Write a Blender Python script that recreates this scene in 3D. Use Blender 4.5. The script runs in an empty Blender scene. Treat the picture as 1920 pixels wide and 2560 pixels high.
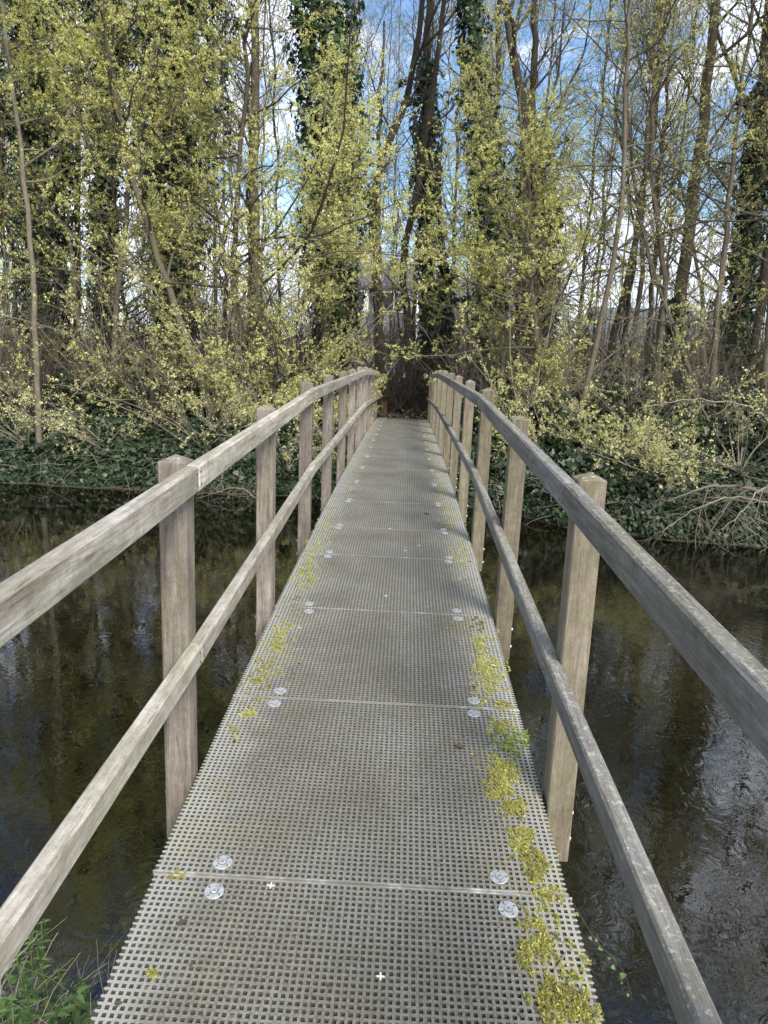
import bpy, math, random
import numpy as np
from mathutils import Matrix, Vector

R = math.radians
SC = bpy.context.scene
COL = SC.collection

# ------------------------------------------------------------------ camera
F, PITCH, ROLL, YAW, CX = 1780.7456, .2116, .0397, -.0239, .0677
ZC = 2.75
fw = np.array([math.sin(YAW)*math.cos(PITCH), math.cos(YAW)*math.cos(PITCH), -math.sin(PITCH)])
rt0 = np.array([math.cos(YAW), -math.sin(YAW), 0.])
up0 = np.cross(rt0, fw)
RT = rt0*math.cos(ROLL) + up0*math.sin(ROLL)
UP = -rt0*math.sin(ROLL) + up0*math.cos(ROLL)
CAM = np.array([CX, 0, ZC])
cd = bpy.data.cameras.new('camera')
cd.sensor_fit = 'VERTICAL'; cd.sensor_height = 24; cd.lens = 24*F/2560
cd.clip_start = .05; cd.clip_end = 2000
cam = bpy.data.objects.new('camera', cd); COL.objects.link(cam)
M = Matrix.Identity(4)
for i in range(3):
    M[i][0] = RT[i]; M[i][1] = UP[i]; M[i][2] = -fw[i]; M[i][3] = CAM[i]
cam.matrix_world = M
SC.camera = cam

# ------------------------------------------------------------------ sky and sun
SUN_EL, SUN_AZ = 40, 152          # azimuth clockwise from +y
w = bpy.data.worlds.new('World'); SC.world = w; w.use_nodes = True
nt = w.node_tree; nt.nodes.clear()
def N(t, typ, **kw):
    n = t.nodes.new(typ)
    for k, v in kw.items():
        if k in n.inputs: n.inputs[k].default_value = v
        else: setattr(n, k, v)
    return n
sky = N(nt, 'ShaderNodeTexSky', sky_type='NISHITA', sun_disc=False, sun_elevation=R(SUN_EL), sun_rotation=R(SUN_AZ))
tc = N(nt, 'ShaderNodeTexCoord')
mp = N(nt, 'ShaderNodeMapping'); mp.inputs['Scale'].default_value = (1, 1, 1.9)
mp.inputs['Location'].default_value = (.25, .1, .35)
no = N(nt, 'ShaderNodeTexNoise', Scale=3.2, Detail=7.0, Roughness=.58, Distortion=.25)
cr = N(nt, 'ShaderNodeValToRGB'); cr.color_ramp.elements[0].position = .46; cr.color_ramp.elements[1].position = .57
mx = N(nt, 'ShaderNodeMixRGB'); mx.inputs[2].default_value = (9.4, 10.0, 11.4, 1)
bg = N(nt, 'ShaderNodeBackground', Strength=.1); wo = N(nt, 'ShaderNodeOutputWorld')
L = nt.links.new
L(tc.outputs['Generated'], mp.inputs[0]); L(mp.outputs[0], no.inputs['Vector']); L(no.outputs['Fac'], cr.inputs[0])
hs = N(nt, 'ShaderNodeHueSaturation', Saturation=1.12, Value=1.55)
L(sky.outputs[0], hs.inputs['Color']); L(cr.outputs[0], mx.inputs[0]); L(hs.outputs[0], mx.inputs[1]); L(mx.outputs[0], bg.inputs[0]); L(bg.outputs[0], wo.inputs[0])
sl = bpy.data.lights.new('sun', 'SUN'); sl.energy = 3.3; sl.angle = R(22); sl.color = (1, .95, .87)
so = bpy.data.objects.new('sun', sl); COL.objects.link(so)
sd = Vector((math.sin(R(SUN_AZ))*math.cos(R(SUN_EL)), math.cos(R(SUN_AZ))*math.cos(R(SUN_EL)), math.sin(R(SUN_EL))))
so.rotation_euler = sd.to_track_quat('Z', 'Y').to_euler(); so.location = (4, -8, 12)
vs = SC.view_settings
vs.view_transform = 'Standard'; vs.look = 'None'; vs.exposure = .7; vs.gamma = 1; vs.use_curve_mapping = False
SC.cycles.max_bounces = 6; SC.cycles.diffuse_bounces = 3; SC.cycles.glossy_bounces = 3
SC.cycles.transmission_bounces = 3; SC.cycles.transparent_max_bounces = 6

# ------------------------------------------------------------------ pixel helpers (1659 x 2212 picture units)
K = 1920/1659
def ray(dx, dy):
    return fw + RT*((dx*K-960)/F) - UP*((dy*K-1280)/F)
def at(dx, dy, Y):
    d = ray(dx, dy); return CAM + d*(Y/d[1])
def deck_z(y):
    y = min(max(y, -3), 19)
    return ZC - 1.6595152 + .1287850*y - .0160046*y*y + .000932471*y**3 - 2.24420e-5*y**4
def on_deck(dx, dy):
    d = ray(dx, dy); a, b = .6, 19.
    for _ in range(40):
        m = (a+b)/2; p = CAM + d*(m/d[1])
        if p[2] > deck_z(m): a = m
        else: b = m
    return CAM + d*(a/d[1])

# ------------------------------------------------------------------ mesh helpers
def link(o, parent=None, loc=None):
    COL.objects.link(o)
    if parent is not None: o.parent = parent
    return o
def tag(o, label=None, cat=None, group=None, kind=None):
    if label: o['label'] = label
    if cat: o['category'] = cat
    if group: o['group'] = group
    if kind: o['kind'] = kind
    return o
def empty(name, loc=(0, 0, 0), rz=0):
    o = bpy.data.objects.new(name, None); o.location = loc; o.rotation_euler = (0, 0, rz)
    o.empty_display_size = .2
    return link(o)
def raw_mesh(name, V, counts, idx, mats, tint=None, smooth=False, mi=None):
    me = bpy.data.meshes.new(name)
    V = np.asarray(V, dtype=np.float32); counts = np.asarray(counts, dtype=np.int32); idx = np.asarray(idx, dtype=np.int32)
    me.vertices.add(len(V)); me.vertices.foreach_set('co', V.ravel())
    me.loops.add(len(idx)); me.loops.foreach_set('vertex_index', idx)
    me.polygons.add(len(counts))
    st = np.zeros(len(counts), dtype=np.int32); st[1:] = np.cumsum(counts)[:-1]
    me.polygons.foreach_set('loop_start', st)
    me.polygons.foreach_set('use_smooth', np.full(len(counts), bool(smooth)))
    if mi is not None: me.polygons.foreach_set('material_index', np.asarray(mi, dtype=np.int32))
    if tint is not None:
        a = me.attributes.new('tint', 'FLOAT', 'POINT'); a.data.foreach_set('value', np.asarray(tint, dtype=np.float32))
    for m in (mats if isinstance(mats, (list, tuple)) else [mats]): me.materials.append(m)
    me.update(calc_edges=True)
    me.validate()
    return me
def obj(name, me, parent=None, loc=(0, 0, 0)):
    o = bpy.data.objects.new(name, me); o.location = loc
    return link(o, parent)

class MB:
    """collects boxes, prisms and lathes, builds one mesh"""
    def __init__(s): s.v = []; s.f = []; s.m = []
    def add(s, vs, fs, mi=0):
        b = len(s.v); s.v += [tuple(p) for p in vs]; s.f += [[b+i for i in f] for f in fs]; s.m += [mi]*len(fs)
    def box(s, x0, x1, y0, y1, z0, z1, mi=0, bev=0):
        if bev:
            # chamfered box: every cross-section across the longest axis is an octagon
            L_ = [x1-x0, y1-y0, z1-z0]; ax = L_.index(max(L_)); lo = [x0, y0, z0]; hi = [x1, y1, z1]
            a, b = [i for i in range(3) if i != ax]; o = []
            for e, ins in ((lo[ax], bev), (lo[ax]+bev, 0), (hi[ax]-bev, 0), (hi[ax], bev)):
                q = []
                for (ua, ub) in ((0, 1), (0, 2), (1, 3), (2, 3), (3, 2), (3, 1), (2, 0), (1, 0)):
                    p = [0, 0, 0]; p[ax] = e
                    A = [lo[a]+ins*.8, lo[a]+bev+ins*.5, hi[a]-bev-ins*.5, hi[a]-ins*.8]; B = [lo[b]+ins*.8, lo[b]+bev+ins*.5, hi[b]-bev-ins*.5, hi[b]-ins*.8]
                    p[a] = A[ua]; p[b] = B[ub]; q.append(p)
                o += q
            fs = [[k*8+i, k*8+(i+1) % 8, k*8+8+(i+1) % 8, k*8+8+i] for k in range(3) for i in range(8)]
            fs += [list(range(7, -1, -1)), list(range(24, 32))]
            s.add(o, fs, mi); return
        vs = [(x, y, z) for x in (x0, x1) for y in (y0, y1) for z in (z0, z1)]
        s.add(vs, [[0, 1, 3, 2], [4, 6, 7, 5], [0, 4, 5, 1], [2, 3, 7, 6], [0, 2, 6, 4], [1, 5, 7, 3]], mi)
    def lathe(s, prof, n=20, c=(0, 0, 0), mi=0, cap=True):
        vs = []
        for r, z in prof:
            for k in range(n):
                a = 2*math.pi*k/n; vs.append((c[0]+r*math.cos(a), c[1]+r*math.sin(a), c[2]+z))
        fs = [[j*n+k, j*n+(k+1) % n, (j+1)*n+(k+1) % n, (j+1)*n+k] for j in range(len(prof)-1) for k in range(n)]
        if cap: fs.append([(len(prof)-1)*n+k for k in range(n)])
        s.add(vs, fs, mi)
    def build(s, name, mats, parent=None, loc=(0, 0, 0), smooth=False):
        c = [len(f) for f in s.f]; i = [x for f in s.f for x in f]
        return obj(name, raw_mesh(name, s.v, c, i, mats, smooth=smooth, mi=s.m), parent, loc)

# ------------------------------------------------------------------ materials
def mat(name):
    m = bpy.data.materials.new(name); m.use_nodes = True
    t = m.node_tree; b = t.nodes['Principled BSDF']
    return m, t, b
def ramp(t, stops):
    r = t.nodes.new('ShaderNodeValToRGB'); e = r.color_ramp.elements
    while len(e) < len(stops): e.new(.5)
    for k, (p, c) in enumerate(stops): e[k].position = p; e[k].color = (*c, 1)
    return r
def lk(t, a, b): t.links.new(a, b)
def noise(t, vec, scale, detail=4, rough=.55, dist=0):
    n = N(t, 'ShaderNodeTexNoise', Scale=scale, Detail=detail, Roughness=rough, Distortion=dist)
    if vec is not None: lk(t, vec, n.inputs['Vector'])
    return n.outputs['Fac']
def mapped(t, scale, src='Object', loc=(0, 0, 0)):
    c = N(t, 'ShaderNodeTexCoord'); m = N(t, 'ShaderNodeMapping'); m.inputs['Scale'].default_value = scale; m.inputs['Location'].default_value = loc
    lk(t, c.outputs[src], m.inputs[0]); return m.outputs[0]
def mix(t, f, a, b, mode='MIX'):
    m = N(t, 'ShaderNodeMixRGB', blend_type=mode)
    for k, s in ((0, f), (1, a), (2, b)):
        if hasattr(s, 'is_output'): lk(t, s, m.inputs[k])
        elif isinstance(s, (int, float)): m.inputs[k].default_value = s
        else: m.inputs[k].default_value = (*s, 1)
    return m.outputs[0]
def bump(t, b, h, strength=.3, dist=.01):
    n = N(t, 'ShaderNodeBump', Strength=strength, Distance=dist); lk(t, h, n.inputs['Height']); lk(t, n.outputs[0], b.inputs['Normal'])
def wood(name, axis, c0, c1, c2, lichen=0, algae=0, rnd=True):
    m, t, b = mat(name)
    s = [42, 42, 42]; s[axis] = 2.6
    oi = N(t, 'ShaderNodeObjectInfo')
    c = N(t, 'ShaderNodeTexCoord'); ad = N(t, 'ShaderNodeVectorMath', operation='ADD')
    mu = N(t, 'ShaderNodeVectorMath', operation='SCALE'); mu.inputs['Scale'].default_value = 1
    cmb = N(t, 'ShaderNodeCombineXYZ'); mul = N(t, 'ShaderNodeMath', operation='MULTIPLY'); mul.inputs[1].default_value = 37
    lk(t, oi.outputs['Random'], mul.inputs[0])
    for k in range(3): lk(t, mul.outputs[0], cmb.inputs[k])
    lk(t, c.outputs['Object'], ad.inputs[0]); lk(t, cmb.outputs[0], ad.inputs[1])
    mp = N(t, 'ShaderNodeMapping'); mp.inputs['Scale'].default_value = s; lk(t, ad.outputs[0], mp.inputs[0])
    mp2 = N(t, 'ShaderNodeMapping'); s2 = [9, 9, 9]; s2[axis] = .9; mp2.inputs['Scale'].default_value = s2; lk(t, ad.outputs[0], mp2.inputs[0])
    g = noise(t, mp.outputs[0], 1.6, 8, .72, .9); g2 = noise(t, mp2.outputs[0], 1.0, 4, .6, 1.5)
    cr = ramp(t, [(.28, c0), (.5, c1), (.72, c2)]); lk(t, g, cr.inputs[0])
    br = ramp(t, [(.32, (.62, .59, .55)), (.7, (1.18, 1.18, 1.2))]); lk(t, g2, br.inputs[0])
    colr = mix(t, 1.0, cr.outputs[0], br.outputs[0], 'MULTIPLY')
    big = noise(t, ad.outputs[0], 1.3, 3, .5)
    fine = noise(t, ad.outputs[0], 60, 3, .6)
    if algae:
        ar = ramp(t, [(.42, (0, 0, 0)), (.62, (1, 1, 1))]); lk(t, noise(t, ad.outputs[0], 5, 5, .65), ar.inputs[0])
        am = N(t, 'ShaderNodeMath', operation='MULTIPLY'); am.inputs[1].default_value = algae; lk(t, ar.outputs[0], am.inputs[0])
        colr = mix(t, am.outputs[0], colr, (.17, .17, .09))
    if lichen:
        gm = N(t, 'ShaderNodeNewGeometry'); sp = N(t, 'ShaderNodeSeparateXYZ'); lk(t, gm.outputs['Normal'], sp.inputs[0])
        upm = N(t, 'ShaderNodeMapRange'); upm.inputs[1].default_value = .35; upm.inputs[2].default_value = .8; lk(t, sp.outputs[2], upm.inputs[0])
        lr = ramp(t, [(.54, (0, 0, 0)), (.62, (1, 1, 1))]); lk(t, noise(t, ad.outputs[0], 75, 6, .75), lr.inputs[0])
        lm = N(t, 'ShaderNodeMath', operation='MULTIPLY'); lk(t, lr.outputs[0], lm.inputs[0]); lk(t, upm.outputs[0], lm.inputs[1])
        lm2 = N(t, 'ShaderNodeMath', operation='MULTIPLY'); lm2.inputs[1].default_value = lichen; lk(t, lm.outputs[0], lm2.inputs[0])
        colr = mix(t, lm2.outputs[0], colr, (.42, .43, .36))
    mo = ramp(t, [(.32, (.74, .73, .7)), (.66, (1.16, 1.16, 1.17))]); lk(t, noise(t, ad.outputs[0], 21, 7, .75), mo.inputs[0])
    colr = mix(t, .85, colr, mo.outputs[0], 'MULTIPLY')
    spk = ramp(t, [(.3, (.72, .7, .66)), (.45, (1, 1, 1)), (.68, (1.22, 1.22, 1.2))]); lk(t, noise(t, ad.outputs[0], 170, 4, .7), spk.inputs[0])
    colr = mix(t, .7, colr, spk.outputs[0], 'MULTIPLY')
    # small dark checks and pores along the grain
    ck = ramp(t, [(.30, (.45, .43, .4)), (.40, (1, 1, 1))]); lk(t, noise(t, mp.outputs[0], 3.1, 3, .5), ck.inputs[0])
    colr = mix(t, .8, colr, ck.outputs[0], 'MULTIPLY')
    sv = N(t, 'ShaderNodeHueSaturation'); ra = N(t, 'ShaderNodeMapRange'); ra.inputs[3].default_value = .82; ra.inputs[4].default_value = 1.15
    lk(t, oi.outputs['Random'], ra.inputs[0]); lk(t, ra.outputs[0], sv.inputs['Value']); lk(t, colr, sv.inputs['Color'])
    lk(t, sv.outputs[0], b.inputs['Base Color']); b.inputs['Roughness'].default_value = .8; b.inputs['Specular IOR Level'].default_value = .25
    ah = N(t, 'ShaderNodeMath', operation='MULTIPLY_ADD'); ah.inputs[1].default_value = .35; lk(t, fine, ah.inputs[0]); lk(t, g, ah.inputs[2])
    bump(t, b, ah.outputs[0], .55, .004)
    return m
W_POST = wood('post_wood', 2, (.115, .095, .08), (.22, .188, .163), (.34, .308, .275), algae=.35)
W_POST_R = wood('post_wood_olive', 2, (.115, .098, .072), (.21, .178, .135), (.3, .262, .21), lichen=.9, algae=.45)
W_RAIL_L = wood('rail_wood_silver_lit', 0, (.21, .19, .155), (.4, .372, .325), (.57, .55, .505), algae=.45)  # lighter tone puts the sunlit side into the wood colour
W_RAIL_R = wood('rail_wood_grey_shaded', 0, (.1, .095, .088), (.185, .177, .165), (.29, .28, .26), lichen=.6, algae=.3)  # darker tone paints in the shaded side; lichen and algae are growth
def plain(name, c, rough=.6, metal=0, var=.25, scale=20, bmp=0):
    m, t, b = mat(name); o = mapped(t, (1, 1, 1))
    r = ramp(t, [(.3, tuple(x*(1-var) for x in c)), (.7, tuple(min(1, x*(1+var)) for x in c))]); lk(t, noise(t, o, scale, 5, .6), r.inputs[0])
    lk(t, r.outputs[0], b.inputs['Base Color']); b.inputs['Roughness'].default_value = rough; b.inputs['Metallic'].default_value = metal
    if bmp: bump(t, b, noise(t, o, scale*2, 4, .6), bmp, .02)
    return m
STEEL = plain('galvanised_steel', (.5, .51, .51), .5, .55, .3, 120)
STEEL_DARK = plain('slot_shade_steel', (.08, .08, .08), .6, .3)  # dark colour stands for shade in the disc's hole, ring and slots
NAIL = plain('rusty_nail', (.045, .035, .03), .8)
BEAM = plain('dark_beam_wood', (.06, .05, .038), .85, 0, .3, 12, .3)
WHITE = plain('white_mineral_mark', (.62, .62, .58), .8, 0, .15, 60)
def grating():
    m, t, b = mat('grating_top')
    g = N(t, 'ShaderNodeTexCoord'); geo = N(t, 'ShaderNodeNewGeometry')
    P = geo.outputs['Position']; sp = N(t, 'ShaderNodeSeparateXYZ'); lk(t, P, sp.inputs[0])
    cr = ramp(t, [(.3, (.1, .097, .085)), (.5, (.19, .185, .168)), (.72, (.285, .28, .26))]); lk(t, noise(t, P, 130, 4, .7), cr.inputs[0])
    bg_ = ramp(t, [(.35, (.84, .82, .76)), (.65, (1.18, 1.17, 1.15))]); lk(t, noise(t, P, 2.6, 5, .6), bg_.inputs[0])
    c = mix(t, 1, cr.outputs[0], bg_.outputs[0], 'MULTIPLY')
    ab = N(t, 'ShaderNodeMath', operation='ABSOLUTE'); lk(t, sp.outputs[0], ab.inputs[0])
    nz = noise(t, P, 9, 5, .65)
    e = N(t, 'ShaderNodeMath', operation='MULTIPLY_ADD'); e.inputs[1].default_value = .34; lk(t, nz, e.inputs[0]); lk(t, ab.outputs[0], e.inputs[2])
    er = ramp(t, [(.55, (0, 0, 0)), (.76, (1, 1, 1))]); lk(t, e.outputs[0], er.inputs[0])
    em = N(t, 'ShaderNodeMath', operation='MULTIPLY'); em.inputs[1].default_value = .75; lk(t, er.outputs[0], em.inputs[0])
    c = mix(t, em.outputs[0], c, (.37, .37, .345))
    # yellow algae film, patchy and mostly towards the sides and far away
    yr = ramp(t, [(.5, (0, 0, 0)), (.68, (1, 1, 1))]); lk(t, noise(t, P, 3.4, 6, .7, .4), yr.inputs[0])
    si = ramp(t, [(.18, (.1, .1, .1)), (.42, (1, 1, 1))]); lk(t, ab.outputs[0], si.inputs[0])
    ym = N(t, 'ShaderNodeMath', operation='MULTIPLY'); lk(t, yr.outputs[0], ym.inputs[0]); lk(t, si.outputs[0], ym.inputs[1])
    ym2 = N(t, 'ShaderNodeMath', operation='MULTIPLY'); ym2.inputs[1].default_value = .32; lk(t, ym.outputs[0], ym2.inputs[0])
    c = mix(t, ym2.outputs[0], c, (.36, .33, .13))
    lk(t, c, b.inputs['Base Color']); b.inputs['Roughness'].default_value = .9; b.inputs['Specular IOR Level'].default_value = .2
    bump(t, b, noise(t, P, 300, 4, .75), .9, .003)
    return m
GR_TOP = grating()
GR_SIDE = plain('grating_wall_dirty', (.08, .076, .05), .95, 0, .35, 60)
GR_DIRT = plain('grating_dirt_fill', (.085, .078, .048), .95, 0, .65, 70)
def rim_mat():
    m, t, b = mat('grating_rim_worn_white'); P = N(t, 'ShaderNodeNewGeometry').outputs['Position']
    r = ramp(t, [(.42, (.2, .19, .16)), (.54, (.27, .26, .235)), (.68, (.58, .58, .55))]); lk(t, noise(t, P, 7, 7, .75), r.inputs[0])
    lk(t, r.outputs[0], b.inputs['Base Color']); b.inputs['Roughness'].default_value = .9; return m
GR_RIM = rim_mat()

def leaf_mat(name, stops, trans=.35, rough=.55, spec=.3):
    m, t, b = mat(name)
    a = N(t, 'ShaderNodeAttribute', attribute_name='tint')
    r = ramp(t, stops); lk(t, a.outputs['Fac'], r.inputs[0])
    lk(t, r.outputs[0], b.inputs['Base Color']); b.inputs['Roughness'].default_value = rough; b.inputs['Specular IOR Level'].default_value = spec
    tr = N(t, 'ShaderNodeBsdfTranslucent'); lk(t, r.outputs[0], tr.inputs[0])
    ms = N(t, 'ShaderNodeMixShader'); ms.inputs[0].default_value = trans
    lk(t, b.outputs[0], ms.inputs[1]); lk(t, tr.outputs[0], ms.inputs[2]); lk(t, ms.outputs[0], t.nodes['Material Output'].inputs[0])
    return m
BUD = leaf_mat('young_leaf_yellow_green', [(0, (.3, .32, .07)), (.35, (.54, .55, .16)), (.7, (.76, .75, .3)), (1, (.88, .86, .5))], .42)
BUD_PALE = leaf_mat('young_leaf_pale', [(0, (.34, .35, .1)), (.5, (.6, .59, .25)), (1, (.8, .78, .44))])
BUD_OLIVE = leaf_mat('young_leaf_olive', [(0, (.25, .27, .07)), (.5, (.49, .49, .16)), (1, (.73, .7, .33))], .42)
IVY = leaf_mat('ivy_leaf', [(0, (.01, .02, .007)), (.5, (.025, .05, .015)), (.85, (.05, .09, .03)), (1, (.09, .14, .06))], .12, .4, .5)
IVY_GROUND = leaf_mat('ivy_leaf_ground', [(0, (.008, .014, .006)), (.5, (.017, .031, .012)), (1, (.05, .08, .032))], .12, .42, .4)  # darker leaf green for ground cover and undergrowth
MOSS = leaf_mat('moss_blade', [(0, (.1, .07, .04)), (.25, (.24, .22, .07)), (.6, (.45, .44, .12)), (.85, (.62, .6, .24)), (1, (.2, .32, .07))], .3, .9, .1)
GREEN = leaf_mat('nettle_leaf', [(0, (.04, .07, .02)), (.5, (.085, .155, .04)), (1, (.17, .28, .085))], .3, .6)
STRAW = leaf_mat('dry_grass', [(0, (.22, .16, .09)), (.5, (.5, .43, .29)), (1, (.72, .66, .5))], .2, .7)
LITTER = leaf_mat('leaf_litter', [(0, (.04, .03, .02)), (.5, (.13, .098, .068)), (1, (.28, .22, .15))], .1, .8)
def bark(name, c, var=.4):
    m, t, b = mat(name); o = mapped(t, (1, 1, .35))
    r = ramp(t, [(.3, tuple(x*(1-var) for x in c)), (.7, tuple(x*(1+var) for x in c))]); lk(t, noise(t, o, 22, 6, .7, .5), r.inputs[0])
    g = ramp(t, [(.5, (0, 0, 0)), (.65, (1, 1, 1))]); lk(t, noise(t, o, 3.5, 5, .65), g.inputs[0])
    gm = N(t, 'ShaderNodeMath', operation='MULTIPLY'); gm.inputs[1].default_value = .45; lk(t, g.outputs[0], gm.inputs[0])
    cc = mix(t, gm.outputs[0], r.outputs[0], (.12, .125, .06))
    lk(t, cc, b.inputs['Base Color']); b.inputs['Roughness'].default_value = .9; b.inputs['Specular IOR Level'].default_value = .15
    bump(t, b, noise(t, o, 40, 6, .7), .6, .02)
    return m
BARK = bark('bark_grey_brown', (.12, .1, .075))
BARK_PALE = bark('bark_pale', (.16, .14, .108))
BARK_DARK = bark('bark_dark', (.065, .052, .04))
TWIG = plain('twig_brown', (.085, .068, .048), .85, 0, .35, 3)
TWIG_PALE = plain('twig_pale', (.2, .172, .13), .85, 0, .3, 4)
TWIG_GREY = plain('twig_grey_brown', (.12, .105, .078), .85, 0, .3, 3)

def soil():
    m, t, b = mat('woodland_soil'); P = N(t, 'ShaderNodeNewGeometry').outputs['Position']
    r = ramp(t, [(.3, (.02, .015, .01)), (.5, (.045, .036, .024)), (.7, (.09, .07, .047))]); lk(t, noise(t, P, 14, 8, .75), r.inputs[0])
    g = ramp(t, [(.45, (0, 0, 0)), (.6, (1, 1, 1))]); lk(t, noise(t, P, .9, 5, .6), g.inputs[0])
    gm = N(t, 'ShaderNodeMath', operation='MULTIPLY'); gm.inputs[1].default_value = .6; lk(t, g.outputs[0], gm.inputs[0])
    lk(t, mix(t, gm.outputs[0], r.outputs[0], (.035, .05, .018)), b.inputs['Base Color']); b.inputs['Roughness'].default_value = .95
    bump(t, b, noise(t, P, 25, 6, .7), .8, .05); return m
SOIL = soil()
def water_mat():
    m, t, b = mat('canal_water'); geo = N(t, 'ShaderNodeNewGeometry'); P = geo.outputs['Position']
    r = ramp(t, [(.35, (.003, .0026, .0012)), (.6, (.007, .006, .0022)), (.75, (.013, .0105, .0036))]); lk(t, noise(t, P, .8, 6, .65, .6), r.inputs[0])
    lk(t, r.outputs[0], b.inputs['Base Color']); b.inputs['Roughness'].default_value = .015; b.inputs['IOR'].default_value = 2.05
    mp = N(t, 'ShaderNodeMapping'); mp.inputs['Scale'].default_value = (1, .8, 1); mp.inputs['Rotation'].default_value = (0, 0, .5); lk(t, P, mp.inputs[0])
    n1 = noise(t, mp.outputs[0], 7.5, 3, .5, 1.6); n2 = noise(t, mp.outputs[0], 1.4, 3, .5, .8)
    sp = N(t, 'ShaderNodeSeparateXYZ'); lk(t, P, sp.inputs[0])
    rx = N(t, 'ShaderNodeMapRange'); rx.inputs[1].default_value = -3; rx.inputs[2].default_value = 3; rx.inputs[3].default_value = .10; rx.inputs[4].default_value = .22
    lk(t, sp.outputs[0], rx.inputs[0])
    ry = N(t, 'ShaderNodeMapRange'); ry.inputs[1].default_value = 2.6; ry.inputs[2].default_value = 5.5; ry.inputs[3].default_value = 1.7; ry.inputs[4].default_value = 1.0
    lk(t, sp.outputs[1], ry.inputs[0]); rxy = N(t, 'ShaderNodeMath', operation='MULTIPLY'); lk(t, rx.outputs[0], rxy.inputs[0]); lk(t, ry.outputs[0], rxy.inputs[1])
    patch = ramp(t, [(.35, (.35, .35, .35)), (.65, (1, 1, 1))]); lk(t, noise(t, P, .45, 3, .5), patch.inputs[0])
    k = N(t, 'ShaderNodeMath', operation='MULTIPLY'); lk(t, rxy.outputs[0], k.inputs[0]); lk(t, patch.outputs[0], k.inputs[1])
    a = N(t, 'ShaderNodeMath', operation='MULTIPLY'); lk(t, n1, a.inputs[0]); lk(t, k.outputs[0], a.inputs[1])
    n2k = N(t, 'ShaderNodeMath', operation='MULTIPLY'); lk(t, n2, n2k.inputs[0]); lk(t, k.outputs[0], n2k.inputs[1])
    s = N(t, 'ShaderNodeMath', operation='MULTIPLY_ADD'); s.inputs[1].default_value = 1; lk(t, n2k.outputs[0], s.inputs[0]); lk(t, a.outputs[0], s.inputs[2])
    bump(t, b, s.outputs[0], 1, .011); return m
WATER = water_mat()

# ------------------------------------------------------------------ terrain and water
rs = np.random.default_rng(7)
def vnoise(x, y, seed=0, f=1.0):
    x = np.asarray(x, float)*f; y = np.asarray(y, float)*f
    return (np.sin(x*1.3+seed)*np.cos(y*1.7-seed*1.3)+.6*np.sin(x*2.9+y*1.1+seed*2)+.4*np.cos(y*4.1-x*2.3+seed))/2
def shore(x):
    x = np.asarray(x, float)
    s = np.interp(x, [-60, -12, -6, -2, 1.5, 2.3, 3, 5, 9, 60], [15, 14.4, 13.85, 13.9, 13.6, 13.0, 12.2, 11.5, 11.0, 9])
    return s + .12*vnoise(x, x*.3, 2, 2.2)
def ground(x, y):
    x = np.asarray(x, float); y = np.asarray(y, float)
    d = y - shore(x)
    z = np.interp(d, [-3, -.6, 0, .35, 1.2, 2.8, 5, 80], [-1.1, -.45, .02, .42, .95, 1.25, 1.38, 1.5])
    z = z + np.where(d > .2, .07*vnoise(x, y, 5, 1.1), 0)*np.clip(d, 0, 1)
    pth = np.exp(-(x/1.2)**2)*np.clip((y-17.5)/.6, 0, 1)   # the trodden path behind the deck end
    z = z - .3*np.exp(-(x/.9)**4)*np.clip(y-14, 0, 1)*(1-pth)
    return z*(1-pth) + pth*(deck_z(18.2)-.04)
def gz(x, y): return float(ground(x, y))
xs = np.concatenate([np.linspace(-70, -13, 20), np.linspace(-12, 12, 150), np.linspace(13, 70, 20)])
ys = np.concatenate([np.linspace(8, 22, 110), np.linspace(23, 120, 30)])
def grid_mesh(name, xs, ys, fn, m):
    X, Y = np.meshgrid(xs, ys); Z = fn(X, Y); nx, ny = len(xs), len(ys)
    V = np.stack([X, Y, Z], -1).reshape(-1, 3)
    i, j = np.meshgrid(np.arange(nx-1), np.arange(ny-1)); a = (j*nx+i).ravel()
    idx = np.stack([a, a+1, a+1+nx, a+nx], -1).ravel()
    return raw_mesh(name, V, np.full(len(a), 4), idx, m, smooth=True)
o = obj('ground', grid_mesh('ground', xs, ys, lambda x, y: np.where(x < 99, ground(x, y), 0), SOIL)); tag(o, kind='structure')
def near_ground(x, y):
    ys_ = np.interp(x, [-40, -3, -1.6, -1.1, -.8, -.65, .7, 1.5, 40], [2.6, 2.5, 2.35, 2.15, 1.9, .6, .1, -.1, -.4]) + .08*vnoise(x, y, 1, 3)
    d = ys_ - y
    return np.interp(d, [-1.5, 0, .3, 1, 2, 30], [-.8, .0, .1, .3, .6, 1.2])+.03*vnoise(x, y, 3, 4)
o = obj('near_bank_ground', grid_mesh('near_bank_ground', np.concatenate([np.linspace(-40, -5, 15), np.linspace(-4.8, 4.8, 80), np.linspace(5, 40, 15)]), np.linspace(-14, 4, 90), near_ground, SOIL)); tag(o, kind='structure')
me = raw_mesh('water', [(-200, -60, 0), (200, -60, 0), (200, 16.5, 0), (-200, 16.5, 0)], [4], [0, 1, 2, 3], WATER)
tag(obj('water', me), kind='structure')

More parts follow.
